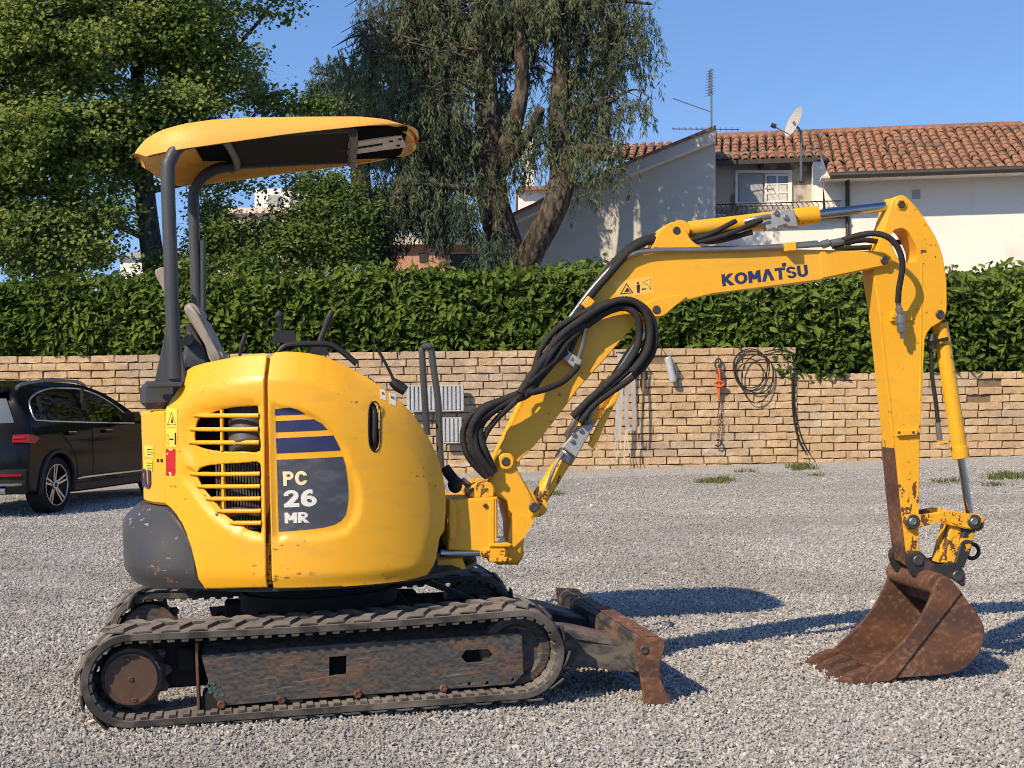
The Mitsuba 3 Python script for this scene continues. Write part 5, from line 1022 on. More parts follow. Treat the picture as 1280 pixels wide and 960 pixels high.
obj('crown', crown([ell((-5.244, 26.0, 4.143), 32, 34, 26), ell((-4.67, 25.6, 3.667), 40, 18, 26), ell((-5.88, 25.6, 3.61), 40, 12, 26), ell((-5.466, 26.4, 4.702), 20, 18, 26)], 170, 60, (.06, .11), OVAL, r, .16), 'm_bushleaf', sh, smooth=False)

def sprays(starts, r, lo, hi, tuft=.10, per=22, fan=.10):
    """hanging twigs with short needle tufts along them."""
    n = len(starts); L = r.uniform(lo, hi, n); az = r.uniform(0, 2 * np.pi, n); k = np.repeat(np.arange(n), per)
    t = r.random(len(k)) ** .8; s = L[k] * t
    out = .22 * L[k] * np.sin(t * 1.6)
    P = starts[k] + np.stack([np.cos(az[k]) * out, np.sin(az[k]) * out, -s], 1) + r.normal(0, .026, (len(k), 3))
    a = np.stack([np.cos(az[k]) * .25, np.sin(az[k]) * .25, -np.ones(len(k))], 1) + r.normal(0, .42, (len(k), 3)); a /= np.linalg.norm(a, axis=1, keepdims=True)
    w = np.cross(a, r.normal(size=(len(k), 3))); w /= np.linalg.norm(w, axis=1, keepdims=True)
    ln = tuft * r.uniform(.7, 1.5, len(k)) ; wd = .085 * ln
    V = np.stack([P, P + a * (ln * .45)[:, None] + w * wd[:, None], P + a * ln[:, None], P + a * (ln * .45)[:, None] - w * wd[:, None]], 1)
    return tm(V.reshape(-1, 3),(np.array([[0, 1, 2], [0, 2, 3]])[None] + (np.arange(len(k)) * 4)[:, None, None]).reshape(-1, 3))
r = np.random.default_rng(21)
cd = thing('weeping_cedar', 'large old cedar with several trunks and drooping grey green sprays in the centre', 'tree')
D = 29.
LIMBS = [([(0.023, 29.0, 3.429),(-0.096, 29.0, 4.237),(-0.342, 29.0, 5.208),(-0.396, 29.0, 6.096),(-0.446, 29.0, 7.308),(-0.465, 29.0, 8.438),(-0.492, 29.0, 10.216)], [.50, .42, .36, .36, .27, .23, .18]),
 ([(0.106, 29.0, 3.589),(0.48, 28.7, 4.232),(0.865, 28.5, 4.936),(1.031, 28.5, 5.521),(0.985, 28.7, 6.43),(1.076, 29.0, 7.774),(1.073, 29.0, 10.198)], [.36, .30, .30, .29, .24, .20, .14]),
 ([(-0.269, 29.0, 5.933),(0.06, 28.7, 6.521),(0.262, 28.7, 7.397),(0.244, 28.7, 8.516),(0.234, 29.0, 10.208)], [.24, .20, .17, .15, .11]),
 ([(-0.191, 29.0, 5.771),(0.296, 28.5, 6.323),(0.567, 28.3, 6.757),(0.629, 28.2, 6.879)], [.20, .15, .12, .11]),
 ([(-0.46, 29.0, 6.178),(-0.977, 28.7, 6.533),(-1.39, 28.4, 6.753),(-1.814, 28.2, 7.159)], [.20, .16, .12, .06]),([(-0.431, 29.0, 5.935),(-0.905, 28.8, 6.117),(-1.452, 28.6, 6.409),(-2.148, 28.4, 6.73)], [.16, .12, .09, .04]),
 ([(-0.445, 29.0, 7.469),(-1.214, 29.0, 7.882),(-1.88, 28.8, 7.733),(-2.464, 28.6, 8.285),(-2.847, 28.5, 8.742)], [.20, .15, .12, .09, .05]),([(-1.232, 29.0, 6.348),(-2.19, 29.0, 7.167),(-2.99, 29.0, 7.742)], [.12, .09, .04]),
 ([(-0.463, 29.0, 8.6),(-1.201, 29.0, 9.013),(-2.083, 29.0, 9.427)], [.15, .11, .06]),([(1.033, 29.0, 6.967),(1.662, 28.7, 6.981),(2.16, 28.5, 7.142)], [.11, .09, .04]),([(1.081, 29.0, 8.258),(1.846, 28.8, 8.442),(2.63, 28.6, 8.494)], [.13, .09, .04]),
 ([(1.076, 29.0, 7.774),(1.543, 29.3, 7.868),(2.194, 29.3, 7.745)], [.09, .06, .03]),([(1.013, 28.7, 6.11),(1.545, 28.2, 6.098),(2.0, 28.0, 5.981)], [.12, .09, .04]),([(-0.278, 29.0, 5.207),(-1.044, 28.0, 5.316),(-2.087, 27.4, 5.32)], [.12, .08, .03]),([(1.059, 29.0, 9.066),(2.029, 29.0, 9.216),(2.915, 29.0, 9.125)], [.11, .07, .03]),
 ([(-0.486, 29.0, 9.408),(-1.513, 29.0, 9.905),(-2.644, 29.0, 9.757)], [.12, .08, .04]),([(0.218, 29.0, 8.915),(0.888, 28.5, 9.411),(2.002, 28.5, 9.716)], [.1, .07, .03])]
obj('trunk', cat_([limb(l[0], [.86 * q for q in l[1]], 12) for l in LIMBS]), 'm_bark', cd)
st_ = []
for pts, rad in LIMBS:
    Q_ = resample(spline(pts), 60); w = 26 if rad[0] < .22 else 6
    k = r.integers(8 if rad[0] < .22 else 34, 60, w * 4); st_.append(Q_[k] + r.normal(0, .26, (len(k), 3)))
cs = [ell((-1.524, 29.0, 8.936), 90, 40, D), ell((0.416, 29.0, 9.236), 90, 40, D), ell((2.187, 29.0, 8.972), 45, 28, D, 40), ell((-2.474, 28.7, 8.229), 45, 45, D), ell((-1.43, 28.4, 7.354), 46, 46, D), ell((-2.071, 28.4, 6.571), 42, 34, D), ell((-0.179, 29.9, 7.406), 34, 24, D), ell((0.91, 29.8, 8.286), 46, 36, D), ell((2.073, 28.7, 7.935), 38, 32, D, 30, .7), ell((2.207, 28.5, 7.093), 24, 22, D, 20, .7), ell((1.412, 28.6, 6.486), 30, 32, D), ell((1.452, 28.0, 5.754), 34, 24, D, 30), ell((-1.048, 29.0, 8.284), 60, 30, D), ell((-1.249, 29.4, 6.417), 40, 26, D), ell((0.089, 29.6, 8.908), 50, 40, D)]
c1, _ = ellips(cs, 210, r, D); bough = []
for q in c1:      # layered boughs that reach outwards from the trunks, hung with sprays
    ax_ = np.array([0.05 if q[0] < .9 else 1.0, D, 0]); o = (q - ax_) * (1, 1, 0) + r.normal(0, .35, 3) * (1, 1, .0); o /= np.linalg.norm(o) + 1e-9; L_ = r.uniform(.6, 1.7)
    p0, p1, p2 = q - o * L_ * .5, q + (0, 0, .10), q + o * L_ * .5 - (0, 0, .16 * L_); bough.append(tube([p0.tolist(), p1.tolist(), p2.tolist()], [.030, .018, .006], 5, 4))
    t_ = r.random(9)[:, None]; st_.append((1 - t_) ** 2 * p0 + 2 * t_ * (1 - t_) * p1 + t_ ** 2 * p2 + r.normal(0, .07, (9, 3)))
say(obj('boughs', cat_(bough), 'm_bark', cd), None, kind='stuff')
obj('sprays', sprays(np.vstack(st_), r, .25, .85, .13, 26), 'm_cedar', cd, smooth=False)
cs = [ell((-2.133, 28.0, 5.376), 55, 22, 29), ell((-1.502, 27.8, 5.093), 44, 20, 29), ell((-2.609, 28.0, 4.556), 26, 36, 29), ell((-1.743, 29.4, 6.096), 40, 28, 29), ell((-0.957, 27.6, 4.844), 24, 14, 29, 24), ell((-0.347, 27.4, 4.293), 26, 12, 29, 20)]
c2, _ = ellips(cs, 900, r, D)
obj('sprays', sprays(c2, r, .3, .9, .13, 26), 'm_cedar_dark', cd, smooth=False)  # lower sprays take the darker needle tint, shade put into their colour
r = np.random.default_rng(25)
dc = thing('conifer_tree', 'dark spreading conifer rising behind the canopy roof', 'tree'); D = 37.
obj('trunk', cat_([limb([(-3.829, 37.0, 4.671),(-3.84, 37.0, 7.347),(-4.024, 37.0, 9.203),(-4.324, 37.0, 10.031)], [.3, .25, .15, .04]), limb([(-3.91, 37.0, 8.377),(-4.646, 37.0, 8.84),(-5.364, 37.0, 9.054)], [.1, .06, .02]), limb([(-3.983, 37.0, 9.202),(-4.535, 37.0, 9.518),(-5.008, 37.0, 9.586)], [.08, .05, .02])]), 'm_bark', dc)
cs = [ell((-4.634, 37.0, 9.911), 24, 9, D), ell((-4.331, 37.0, 9.413), 42, 14, D), ell((-4.747, 37.0, 8.964), 46, 12, D), ell((-3.719, 37.0, 8.89), 40, 28, D), ell((-3.421, 37.0, 7.96), 40, 34, D), ell((-6.49, 37.0, 9.542), 16, 16, D), ell((-6.288, 37.0, 9.189), 26, 8, D)]
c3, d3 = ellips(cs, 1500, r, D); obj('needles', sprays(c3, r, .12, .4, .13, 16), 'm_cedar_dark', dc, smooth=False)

# ================================================================ the house
mat('m_stucco', proc(lambda p, n, uv: mix(mix((.82, .79, .73),(.74, .71, .65), fbm(p.x * .8, p.z * .8, p.y * .8, 3)),(.48, .44, .38), smoothstep(.56, .74, fbm(p.x * 1.1, p.z * .5, 4, 4)) * .45)), .9, spec=.15)
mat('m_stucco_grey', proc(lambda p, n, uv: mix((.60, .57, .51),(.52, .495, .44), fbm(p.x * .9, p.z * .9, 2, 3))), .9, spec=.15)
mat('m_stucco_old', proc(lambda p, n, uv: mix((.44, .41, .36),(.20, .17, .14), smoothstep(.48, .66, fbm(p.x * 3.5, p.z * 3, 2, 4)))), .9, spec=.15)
def tile_col(p, n, uv):
    a = fbm(p.x * 2.6, p.y * 2.6, p.z * 2.6, 3); b = noise(p.x * 4.3, p.y * 2.7, p.z * 3)
    c = mix((.225, .105, .066),(.31, .165, .105), b)
    c = mix(c, (.15, .095, .07), smoothstep(.50, .68, a) * .75)
    return mix(c, (.31, .25, .17), smoothstep(.55, .7, fbm(p.x * 9, p.y * 9, p.z * 9, 3)) * .5)
mat('m_tile', proc(tile_col), .85, spec=.2); mat('m_underlay', (.075, .045, .03), .9)
mat('m_gutter', (.045, .038, .034), .5); mat('m_pvcwhite', (.72, .71, .68), .5); mat('m_shutter', (.34, .35, .37), .6); mat('m_iron', (.03, .028, .027), .6)
mat('m_pane', (.10, .12, .14), .1, spec=.8)
mat('m_curtain', (.55, .55, .53), .8)
HM = Mat(rotz(math.radians(-9)),(4.574, 32.0, 0.0))
def hobj(name, mesh, m, parent, **k): return obj(name, xf(mesh, HM), m, parent, **k)
def hplate(poly, v, t, b=0.): return plate(Polygon(poly), v, t, b)
hs = thing('white_house', 'white rendered house with terracotta barrel tile roof and shaded gable wall', 'house')
ze = [(2.493, 5.903)][0][1]; PIT = math.radians(24); U1 = [(6.905, 5.495)][0][0] + 3.
uL = [(2.57, 5.641)][0][0]
hobj('wall', hplate([(uL, -.5),(U1, -.5),(U1, ze + .20),(uL, ze + .20)], 0., .3), 'm_stucco', hs, smooth=False)
hobj('terrace_wall', hplate([(-0.258, 5.239),(2.943, 5.209),(2.907, 2.472),(-0.292, 2.53)], .02, .28), 'm_stucco', hs, smooth=False)
hobj('cheek_wall', hplate([(2.304, 6.474),(2.47, 6.011),(2.94, 5.205),(2.614, 5.18),(2.425, 5.186),(2.349, 5.909)], -.03, .25), 'm_stucco', hs, smooth=False)
hobj('window_wall', hplate([(-0.171, 6.787),(2.505, 6.722),(2.478, 4.691),(-0.197, 4.767)], 1.0, .2), 'm_stucco_old', hs, smooth=False)
hobj('cheek_return', bx(uL - .42, uL - .22, .22, 1.0, ze - 2.2, ze + .45), 'm_stucco', hs, smooth=False)
hobj('soffit', bx(uL - .3, U1, -.72, .0, ze - .05, ze + .0), 'm_stucco_grey', hs, smooth=False)
# roof: slope from the eave (v = -.75) to the ridge
vr = -.75 + 3.75 * math.cos(PIT); zr = ze + 3.75 * math.sin(PIT); TP = .205
def roof_plane(u0, u1, d0, d1, off=-.05):
    def pt(u, d): return (u, -.75 + d * math.cos(PIT) - off * math.sin(PIT), ze + d * math.sin(PIT) + off * math.cos(PIT))
    return tm([pt(u0, d0), pt(u1, d0), pt(u1, d1), pt(u0, d1)], [(0, 1, 2),(0, 2, 3)])
rf = hobj('roof', cat_([roof_plane(uL - .10, U1, -.02, 3.75), roof_plane(-.25, uL - .10, 1.42, 3.75), bx(uL - .1, U1, vr, vr + .2, zr - 1.2, zr - .06)]), 'm_underlay', hs, smooth=False); say(rf, 'terracotta barrel tile roof')
def tile_mesh(seed, L=.42, r0=.080, r1=.066):
    rr = np.random.default_rng(seed); th = np.linspace(0, np.pi, 7); V = []
    for x_, R in ((0, r0),(L, r1)):
        for t in th: V.append((R * math.cos(t) * 1.0 + rr.normal(0, .002), x_, R * math.sin(t) * .72 + (.022 if x_ == 0 else -.002)))
    for t in th: V.append((.066 * math.cos(t), 0.0, .066 * math.sin(t) * .72 + .010))
    F = []
    for j in range(6): F += [(j, j + 1, j + 8),(j, j + 8, j + 7),(j, j + 15, j + 1),(j, j + 14, j + 15)]
    return tm(V, F)
TILES = [mikit.ply(tile_mesh(s), 'm_tile', 40) for s in range(4)]
nt = 0; more = []
RT = HM @ Mat(None, (0, -.75, ze)) @ np.block([[np.array([[1, 0, 0], [0, math.cos(PIT), -math.sin(PIT)], [0, math.sin(PIT), math.cos(PIT)]]), np.zeros((3, 1))], [np.zeros((1, 3)), np.ones((1, 1))]])
rr = np.random.default_rng(31)
u = -.16
uvis = [(6.946, 6.517)][0][0]
while u < U1:
    d0 = 0. if u > uL - .12 else 1.44
    d = d0
    while d < 3.62:
        M_ = RT @ Mat(rotz(rr.normal(0, .03)),(u + rr.normal(0, .008), d + rr.normal(0, .008), rr.normal(0, .004)))
        if u < uvis and nt < 298:
            key = rf + '__roof_tile' + ('_%03d' % nt if nt else '')
            scene[key] = {**TILES[rr.integers(0, 4)], 'to_world': TF(M_.tolist())}; nt += 1
        else: more.append(xf(tile_mesh(int(rr.integers(0, 4))), M_))
        d += .315
    u += TP
if more: say(obj('tile_field', cat_(more), 'm_tile', rf, smooth=40), None, kind='stuff')
rid = []
for k in range(int((U1 + .2) / .40)):
    rid = lathe((-.2 + .40 * k, vr + .02, zr - .02),(-.2 + .40 * k + .44, vr + .02, zr - .02), [(0, .115),(.44, .10)], 12)
    if -.2 + .4 * k < uvis: hobj('ridge_tile', rid, 'm_tile', rf, smooth=40)
hobj('gutter', cat_([rod((uL - .12, -.83, ze - .02),(U1, -.83, ze - .02), .075, 12), bx(-.25, uL - .02, .50, .60, ze + .50, ze + .60)]), 'm_gutter', hs)
dpx = [(2.908, 5.928),(2.863, 5.755),(2.826, 4.217)]
hobj('downpipe', tube([(dpx[0][0], -.72, dpx[0][1]),(dpx[1][0], -.2, dpx[1][1] + .1),(dpx[1][0], -.07, dpx[1][1] - .2),(dpx[2][0], -.07, 1.0)], .048, 10), 'm_gutter', hs)
_v = [(4.323, 5.53)][0]; hobj('vent_cover', bx(_v[0] - .09, _v[0] + .09, -.03, .01, _v[1] - .10, _v[1] + .10, .01), 'm_shutter', hs)
# window
w4 = [(0.44, 6.342),(1.716, 6.296),(1.706, 5.496),(0.43, 5.537)]
def frame(poly, w, v, t): P_ = Polygon(poly); return plate(P_.difference(P_.buffer(-w, join_style=2)), v, t, .004)
win = hobj('window', frame(w4, .065, .93, .09), 'm_pvcwhite', hs)
hobj('shutter', hplate([(0.529, 6.242),(1.06, 6.223),(1.052, 5.566),(0.521, 5.584)], .955, .03), 'm_shutter', win)
for k in range(6):
    x_ = [(0.583, 6.202),(1.007, 5.603)]; ux = x_[0][0] + (x_[1][0] - x_[0][0]) * k / 5; hobj('shutter_slat', bx(ux - .012, ux + .012, .946, .955, x_[1][1], x_[0][1]), 'm_shutter', win)
sash = [(1.105, 6.239),(1.669, 6.219),(1.66, 5.547),(1.097, 5.565)]
hobj('sash', frame(sash, .05, .94, .04), 'm_pvcwhite', win)
(sx0, sz1),(sx1, sz0) = sash[0], sash[2]
for i in range(2):
    for j in range(3):
        a0 = sx0 + .06 + i * (sx1 - sx0 - .10) / 2; a1 = a0 + (sx1 - sx0 - .16) / 2; c0 = sz0 + .06 + j * (sz1 - sz0 - .10) / 3; c1 = c0 + (sz1 - sz0 - .19) / 3
        hobj('pane', bx(a0, a1, .965, .975, c0, c1), 'm_curtain' if j != 2 else 'm_pane', win)
hobj('glazing_bar', cat_([bx((sx0 + sx1) / 2 - .018, (sx0 + sx1) / 2 + .018, .945, .985, sz0 + .04, sz1 - .04)] + [bx(sx0 + .04, sx1 - .04, .947, .983, sz0 + .04 + j * (sz1 - sz0 - .08) / 3 - .016, sz0 + .04 + j * (sz1 - sz0 - .08) / 3 + .016) for j in (1, 2)]), 'm_pvcwhite', win, smooth=False)
_l = [(1.017, 6.452)][0]; hobj('wall_lamp', lathe((_l[0], .9, _l[1] - .12),(_l[0], .9, _l[1] + .12), [(0, .03),(.03, .06),(.16, .07),(.2, .03),(.24, .015)], 10), 'm_iron', hs)
# terrace railing
a_, b_ = [(-0.022, 5.42),(2.726, 5.384)]; 
bars = [rod((a_[0], -.18, a_[1]),(b_[0], -.18, a_[1]), .014, 6), rod((a_[0], -.18, a_[1] - .28),(b_[0], -.18, a_[1] - .28), .014, 6)]
k = a_[0]
while k < b_[0]:
    bars.append(tube([(k, -.18, a_[1]),(k + .06, -.22, a_[1] - .1),(k + .02, -.22, a_[1] - .2),(k + .10, -.18, a_[1] - .28)], .009, 5, 3)); k += .11
hobj('railing', cat_(bars), 'm_iron', hs)
hobj('planter_ledge', bx(a_[0] - .05, b_[0] + .1, -.26, .02, a_[1] - .36, a_[1] - .29, .01), 'm_underlay', hs)
hobj('planter_box', bx(a_[0] + .3, b_[0] - .9, -.14, .0, a_[1] - .29, a_[1] - .06, .02), 'm_stucco_old', hs)
# gable wing on the left
gv = -.9
GAB = [(0.026, 6.886),(-0.03, 2.491),(-5.194, 2.584),(-5.166, 4.855),(-4.445, 5.118)]
gw_ = hobj('gable_wall', hplate(GAB, gv, .3), 'm_stucco_grey', hs, smooth=False)
br_ = [(0.041, 6.926),(0.037, 6.669),(-2.174, 5.856),(-3.752, 5.3),(-4.39, 5.023),(-4.388, 5.18),(-3.713, 5.561),(-2.188, 6.099)]
hobj('barge_board', hplate(br_, -1.25, .5), 'm_stucco_grey', hs, smooth=False)
bt_ = [(0.05, 6.982),(0.049, 6.914),(-2.186, 6.087),(-4.385, 5.169),(-4.385, 5.239),(-2.186, 6.156)]
hobj('verge_tiles', hplate(bt_, -1.30, 2.2), 'm_tile', hs, smooth=False)
# older roof slope seen over the gable
q_ = [(-3.0, 6.689),(-0.612, 6.714),(-0.607, 7.164),(-2.995, 7.143)]
b2 = hobj('roof', tm([(q_[0][0], 1.2, q_[0][1]),(q_[1][0], 1.2, q_[1][1]),(q_[2][0], 3.4, q_[2][1] + .25),(q_[3][0], 3.4, q_[3][1] + .25)], [(0, 1, 2),(0, 2, 3)]), 'm_underlay', hs, smooth=False)
RB = HM @ Mat(None, (q_[0][0], 1.2, q_[0][1] + .02)) @ Mat(np.array([[1, 0, 0], [0, math.cos(.35), -math.sin(.35)], [0, math.sin(.35), math.cos(.35)]]))
nb = 0
for i in range(12):
    for j in range(6):
        key = b2 + '__roof_tile' + ('_%03d' % nb if nb else ''); nb += 1
        scene[key] = {**TILES[(i * 7 + j) % 4], 'to_world': TF((RB @ Mat(None, (i * .205, j * .315, 0))).tolist())}
# ---- antenna, dish
def wtube(pts, rad, n=6, sm=0): return tube(pts, rad, n, sm)
an = thing('roof_antenna', 'thin grey television antenna mast with crossed aerials above the gable', 'antenna'); D = 31.6
obj('mast', wtube([(4.442, 31.6, 5.673),(4.459, 31.6, 8.382)], .022), 'm_steel', an)
def aerial(p0, p1, L0, L1, n, name, ax):
    p0, p1 = np.array(p0), np.array(p1); ms = [wtube([p0, p1], .012)]
    for t in np.linspace(.02, .98, n):
        c = p0 + (p1 - p0) * t; l = L0 + (L1 - L0) * t; ms.append(wtube([c - np.array(ax) * l, c + np.array(ax) * l], .006, 4))
    obj(name, cat_(ms), 'm_steel', an)
aerial((4.447, 31.6, 7.432),(3.608, 31.6, 7.741), .10, .06, 14, 'aerial', (.1, .9, .1)); aerial((5.057, 31.6, 7.038),(3.582, 31.6, 7.073), .30, .18, 12, 'aerial', (.15, .95, 0)); aerial((4.399, 31.6, 7.784),(4.382, 31.3, 8.281), .10, .08, 10, 'aerial', (.9, .1, .2))
obj('reflector', cat_([wtube([np.array((4.53, 31.6, 8.381)) + (0, 0, -.06 * k), np.array((4.371, 31.6, 8.33)) + (0, 0, -.06 * k)], .005, 4) for k in range(10)]), 'm_steel', an)
dh = thing('satellite_dish', 'grey satellite dish on a pole above the tiled roof', 'dish'); D = 31.
c = np.array((6.127, 31.0, 7.088)); nrm = np.array([-.90, -.22, .38]); nrm /= np.linalg.norm(nrm)
prof = [(-.075 + .075 * (k / 8) ** 2, .01 + .34 * k / 8) for k in range(9)]
dm = lathe(c + nrm * -.08, c + nrm, [(t + .075, R) for t, R in prof], 32, False)
obj('reflector', dm, mat('m_dish', (.42, .42, .41), .5), dh, smooth=True)
obj('feed_arm', wtube([c - np.array([0, 0, .32]),(5.657, 30.75, 6.944)], .013), 'm_steel', dh); obj('receiver', wtube([(5.607, 30.75, 6.979),(5.709, 30.75, 6.935)], .05, 8), 'm_iron', dh)
obj('pole', wtube([(6.274, 31.0, 5.792),(6.297, 31.0, 6.896)], .026), 'm_steel', dh); obj('bracket', wtube([(6.305, 31.0, 6.844), c.tolist()], .03, 8), 'm_steel', dh)
obj('wall_bracket', cat_([wtube([(6.24, 31.0, 5.792),(6.343, 31.0, 5.791)], .03), wtube([(6.227, 31.0, 6.155),(6.33, 31.0, 6.154)], .02)]), 'm_iron', dh)
# ---- houses far behind
mat('m_pink', proc(lambda p, n, uv: mix((.52, .27, .19),(.46, .24, .17), fbm(p.x, p.y, p.z, 3))), .9)
mat('m_pale', (.70, .60, .52), .9); mat('m_palewhite', (.74, .72, .70), .9)
pk = thing('pink_house', 'salmon pink house with a cream cornice behind the hedge and cedar', 'house'); D = 40.
def wbox(p0, p1, D, depth): return bx(p0[0], p1[0], D, D + depth, p1[1], p0[1])
obj('wall', wbox(*[(-3.732, 5.537),(0.013, 2.667)], 40., 5.), 'm_pink', pk, smooth=False)
obj('cornice', wbox(*[(-3.878, 5.728),(0.267, 5.447)], 39.7, 5.5), 'm_pale', pk, smooth=False)
wn = obj('window', wbox(*[(-1.71, 5.219),(-0.808, 4.563)], 39.95, .2), 'm_iron', pk, smooth=False); obj('window_frame', frame([(p[0], p[1]) for p in [(-1.73, 5.236),(-0.777, 5.225),(-0.785, 4.537),(-1.738, 4.548)]], .05, 39.9, .06), 'm_pink', wn, smooth=False)
wn = obj('window', wbox(*[(-2.532, 5.228),(-2.313, 4.981)], 39.95, .2), 'm_iron', pk, smooth=False)
ph = thing('pale_house', 'pale cream house with a white upper storey glimpsed through the trees at left', 'house'); D = 46.
obj('wall', wbox(*[(-9.343, 7.277),(-6.119, 2.941)], 46., 6.), 'm_pale', ph, smooth=False); obj('wall', wbox(*[(-8.195, 7.957),(-6.225, 7.265)], 46.2, 5.), 'm_palewhite', ph, smooth=False); obj('ledge', wbox(*[(-9.404, 7.304),(-5.943, 7.135)], 45.8, 6.4), 'm_pale', ph, smooth=False)
for p_ in ([(-7.744, 7.732),(-7.364, 7.369)], [(-7.052, 7.724),(-6.672, 7.36)]): obj('window', wbox(*p_, 46.1, .2), 'm_shutter', ph, smooth=False)
lh = thing('low_house', 'small white house with grey roof far away at the left behind the ginkgo trunk', 'house')
obj('wall', wbox(*[(-16.277, 7.133),(-12.648, 3.486)], 60., 6.), 'm_palewhite', lh, smooth=False); obj('roof', hull([(p[0], y, p[1]) for p in [(-16.411, 7.101),(-12.475, 7.12),(-13.439, 7.432),(-15.441, 7.423)] for y in (59.8, 66)]), 'm_shutter', lh, smooth=False)
chh = thing('tall_house', 'white house wall and chimney behind the cedar trunks', 'house'); D = 44.
obj('wall', wbox(*[(0.267, 7.496),(2.337, 2.773)], 44., 5.), 'm_palewhite', chh, smooth=False); obj('chimney', wbox(*[(0.414, 9.298),(0.764, 7.51)], 44.5, .8), 'm_palewhite', chh, smooth=False); obj('roof', hull([(p[0], y, p[1]) for p in [(0.193, 7.448),(2.469, 7.518),(2.397, 7.642),(0.268, 7.569)] for y in (43.7, 49)]), 'm_tile', chh, smooth=False)

# ================================================================ things on and by the wall
mat('m_alu', proc(lambda p, n, uv: mix((.52, .54, .56),(.42, .44, .46), fbm(p.x * 9, p.y * 9, p.z * 3, 3))), .5, .25)
def radiator(pts, lab):
    (x0, z1),(x1, z0) = pts; k = thing('radiator', lab, 'radiator', 'radiators on the brick wall')
    obj('panel', bx(x0, x1, 21.83, 21.86, z0, z1, .005), 'm_alu', k); obj('side_column', bx(x1 - .045, x1, 21.76, 21.86, z0, z1, .008), 'm_alu', k)
    n = max(3, int((x1 - x0 - .05) / .062))
    for i in range(n):
        a = x0 + i * (x1 - x0 - .05) / n; obj('fin', bx(a + .006, a + (x1 - x0 - .05) / n - .010, 21.77, 21.831, z0 + .02, z1 - .02, .008), 'm_alu', k)
    obj('edge_rail', cat_([bx(x0, x1 - .05, 21.775, 21.86, z1 - .02, z1, .004), bx(x0, x1 - .05, 21.775, 21.86, z0, z0 + .02, .004)]), 'm_alu', k)
    obj('wall_bracket', bx((x0 + x1) / 2 - .03, (x0 + x1) / 2 + .03, 21.86, 22.0, z0 + .1, z0 + .14), 'm_steel', k)
radiator([(-1.599, 1.45),(-0.731, 1.052)], 'wide grey ribbed metal radiator fixed to the brick wall, upper of the two')
radiator([(-1.072, 0.959),(-0.767, 0.568)], 'small grey ribbed metal radiator fixed to the brick wall below the wide one')
mat('m_strap', proc(lambda p, n, uv: mix((.62, .60, .55),(.40, .38, .34), fbm(p.x * 14, p.y * 14, p.z * 5, 3))), .85)
def ribbon(P, w, ax=(1, 0, 0), t=.004):
    P = spline(P, 6); ax = np.array(ax, float) * w / 2; n = len(P); V = np.vstack([P - ax, P + ax, P + ax + (0, t, 0), P - ax + (0, t, 0)]); F = []
    for i in range(n - 1):
        for a, b in ((0, 1),(1, 2),(2, 3),(3, 0)):
            F += [(a * n + i, b * n + i, b * n + i + 1),(a * n + i, b * n + i + 1, a * n + i + 1)]
    return tm(V, F)
sp_ = thing('lifting_strap', 'frayed off white lifting straps hanging in front of the brick wall', 'strap'); D = 21.66
obj('band', ribbon([(1.642, 21.66, 1.916),(1.63, 21.66, 1.435),(1.6, 21.66, 0.954),(1.578, 21.66, 0.617)], .105, (.96, .25, 0)), 'm_strap', sp_)
obj('band', ribbon([(1.787, 21.66, 1.914),(1.731, 21.66, 1.313),(1.715, 21.66, 0.952),(1.736, 21.66, 0.772),(1.796, 21.66, 0.723),(1.833, 21.66, 0.831),(1.825, 21.63, 1.312),(1.808, 21.63, 1.913)], .075, (.9, .4, 0)), 'm_strap', sp_)
obj('frayed_end', cat_([ribbon([(1.542, 21.66, 0.642),(1.541, 21.66, 0.521),(1.527, 21.66, 0.401)], .012), ribbon([(1.578, 21.66, 0.641),(1.583, 21.66, 0.497),(1.562, 21.66, 0.293)], .014), ribbon([(1.615, 21.66, 0.641),(1.625, 21.66, 0.532),(1.636, 21.66, 0.448)], .012), ribbon([(1.713, 21.66, 0.784),(1.686, 21.66, 0.568),(1.67, 21.66, 0.231)], .018), ribbon([(1.725, 21.66, 0.784),(1.723, 21.66, 0.615),(1.756, 21.66, 0.399)], .014)]), 'm_strap', sp_)
obj('hook_bar', tube([(1.57, 21.66, 1.905),(1.871, 21.66, 1.913),(1.939, 22.3, 1.943)], .014, 8, 0), 'm_iron', sp_)
b_ = thing('brown_strap', 'short brown webbing strap hanging from the wall top', 'strap'); obj('band', ribbon([(1.977, 21.9, 1.919),(1.979, 21.9, 1.614),(1.988, 21.9, 1.322)], .05), mat('m_brownstrap', (.22, .13, .075), .9), b_)
cy = thing('metal_cylinder', 'grey metal tube hung slanting on the brick wall by a wire', 'tube'); D = 21.86
obj('body', lathe((2.367, 21.86, 1.84),(2.453, 21.86, 1.45), [(0, .02),(.01, .05),(.03, .058),(.36, .058),(.385, .05),(.4, .03)], 18), 'm_alu', cy); obj('clip', tube([(2.398, 21.86, 1.864),(2.504, 21.86, 1.644),(2.504, 21.86, 1.595)], .012, 6, 0), 'm_steel', cy); obj('wire', tube([(2.367, 21.86, 1.84),(2.306, 21.9, 1.939),(2.232, 22.0, 2.065)], .005, 5, 0), 'm_iron', cy)
hk = thing('hook_chain', 'rusty chain with orange rope and hook hanging on the brick wall', 'chain'); D = 21.9
mat('m_orange', (.50, .13, .05), .85)
_c = np.array((3.143, 21.9, 1.722)); ringm = tube([_c + np.array([.05 * math.cos(t), 0, .085 * math.sin(t)]) for t in np.linspace(0, 2 * math.pi, 15)], .014, 7, 0)
obj('shackle', ringm, 'm_iron', hk); obj('block', cat_([bx(_c[0] - .04, _c[0] + .045, 21.86, 21.93, _c[2] - .16, _c[2] - .07, .015)]), 'm_rust', hk)
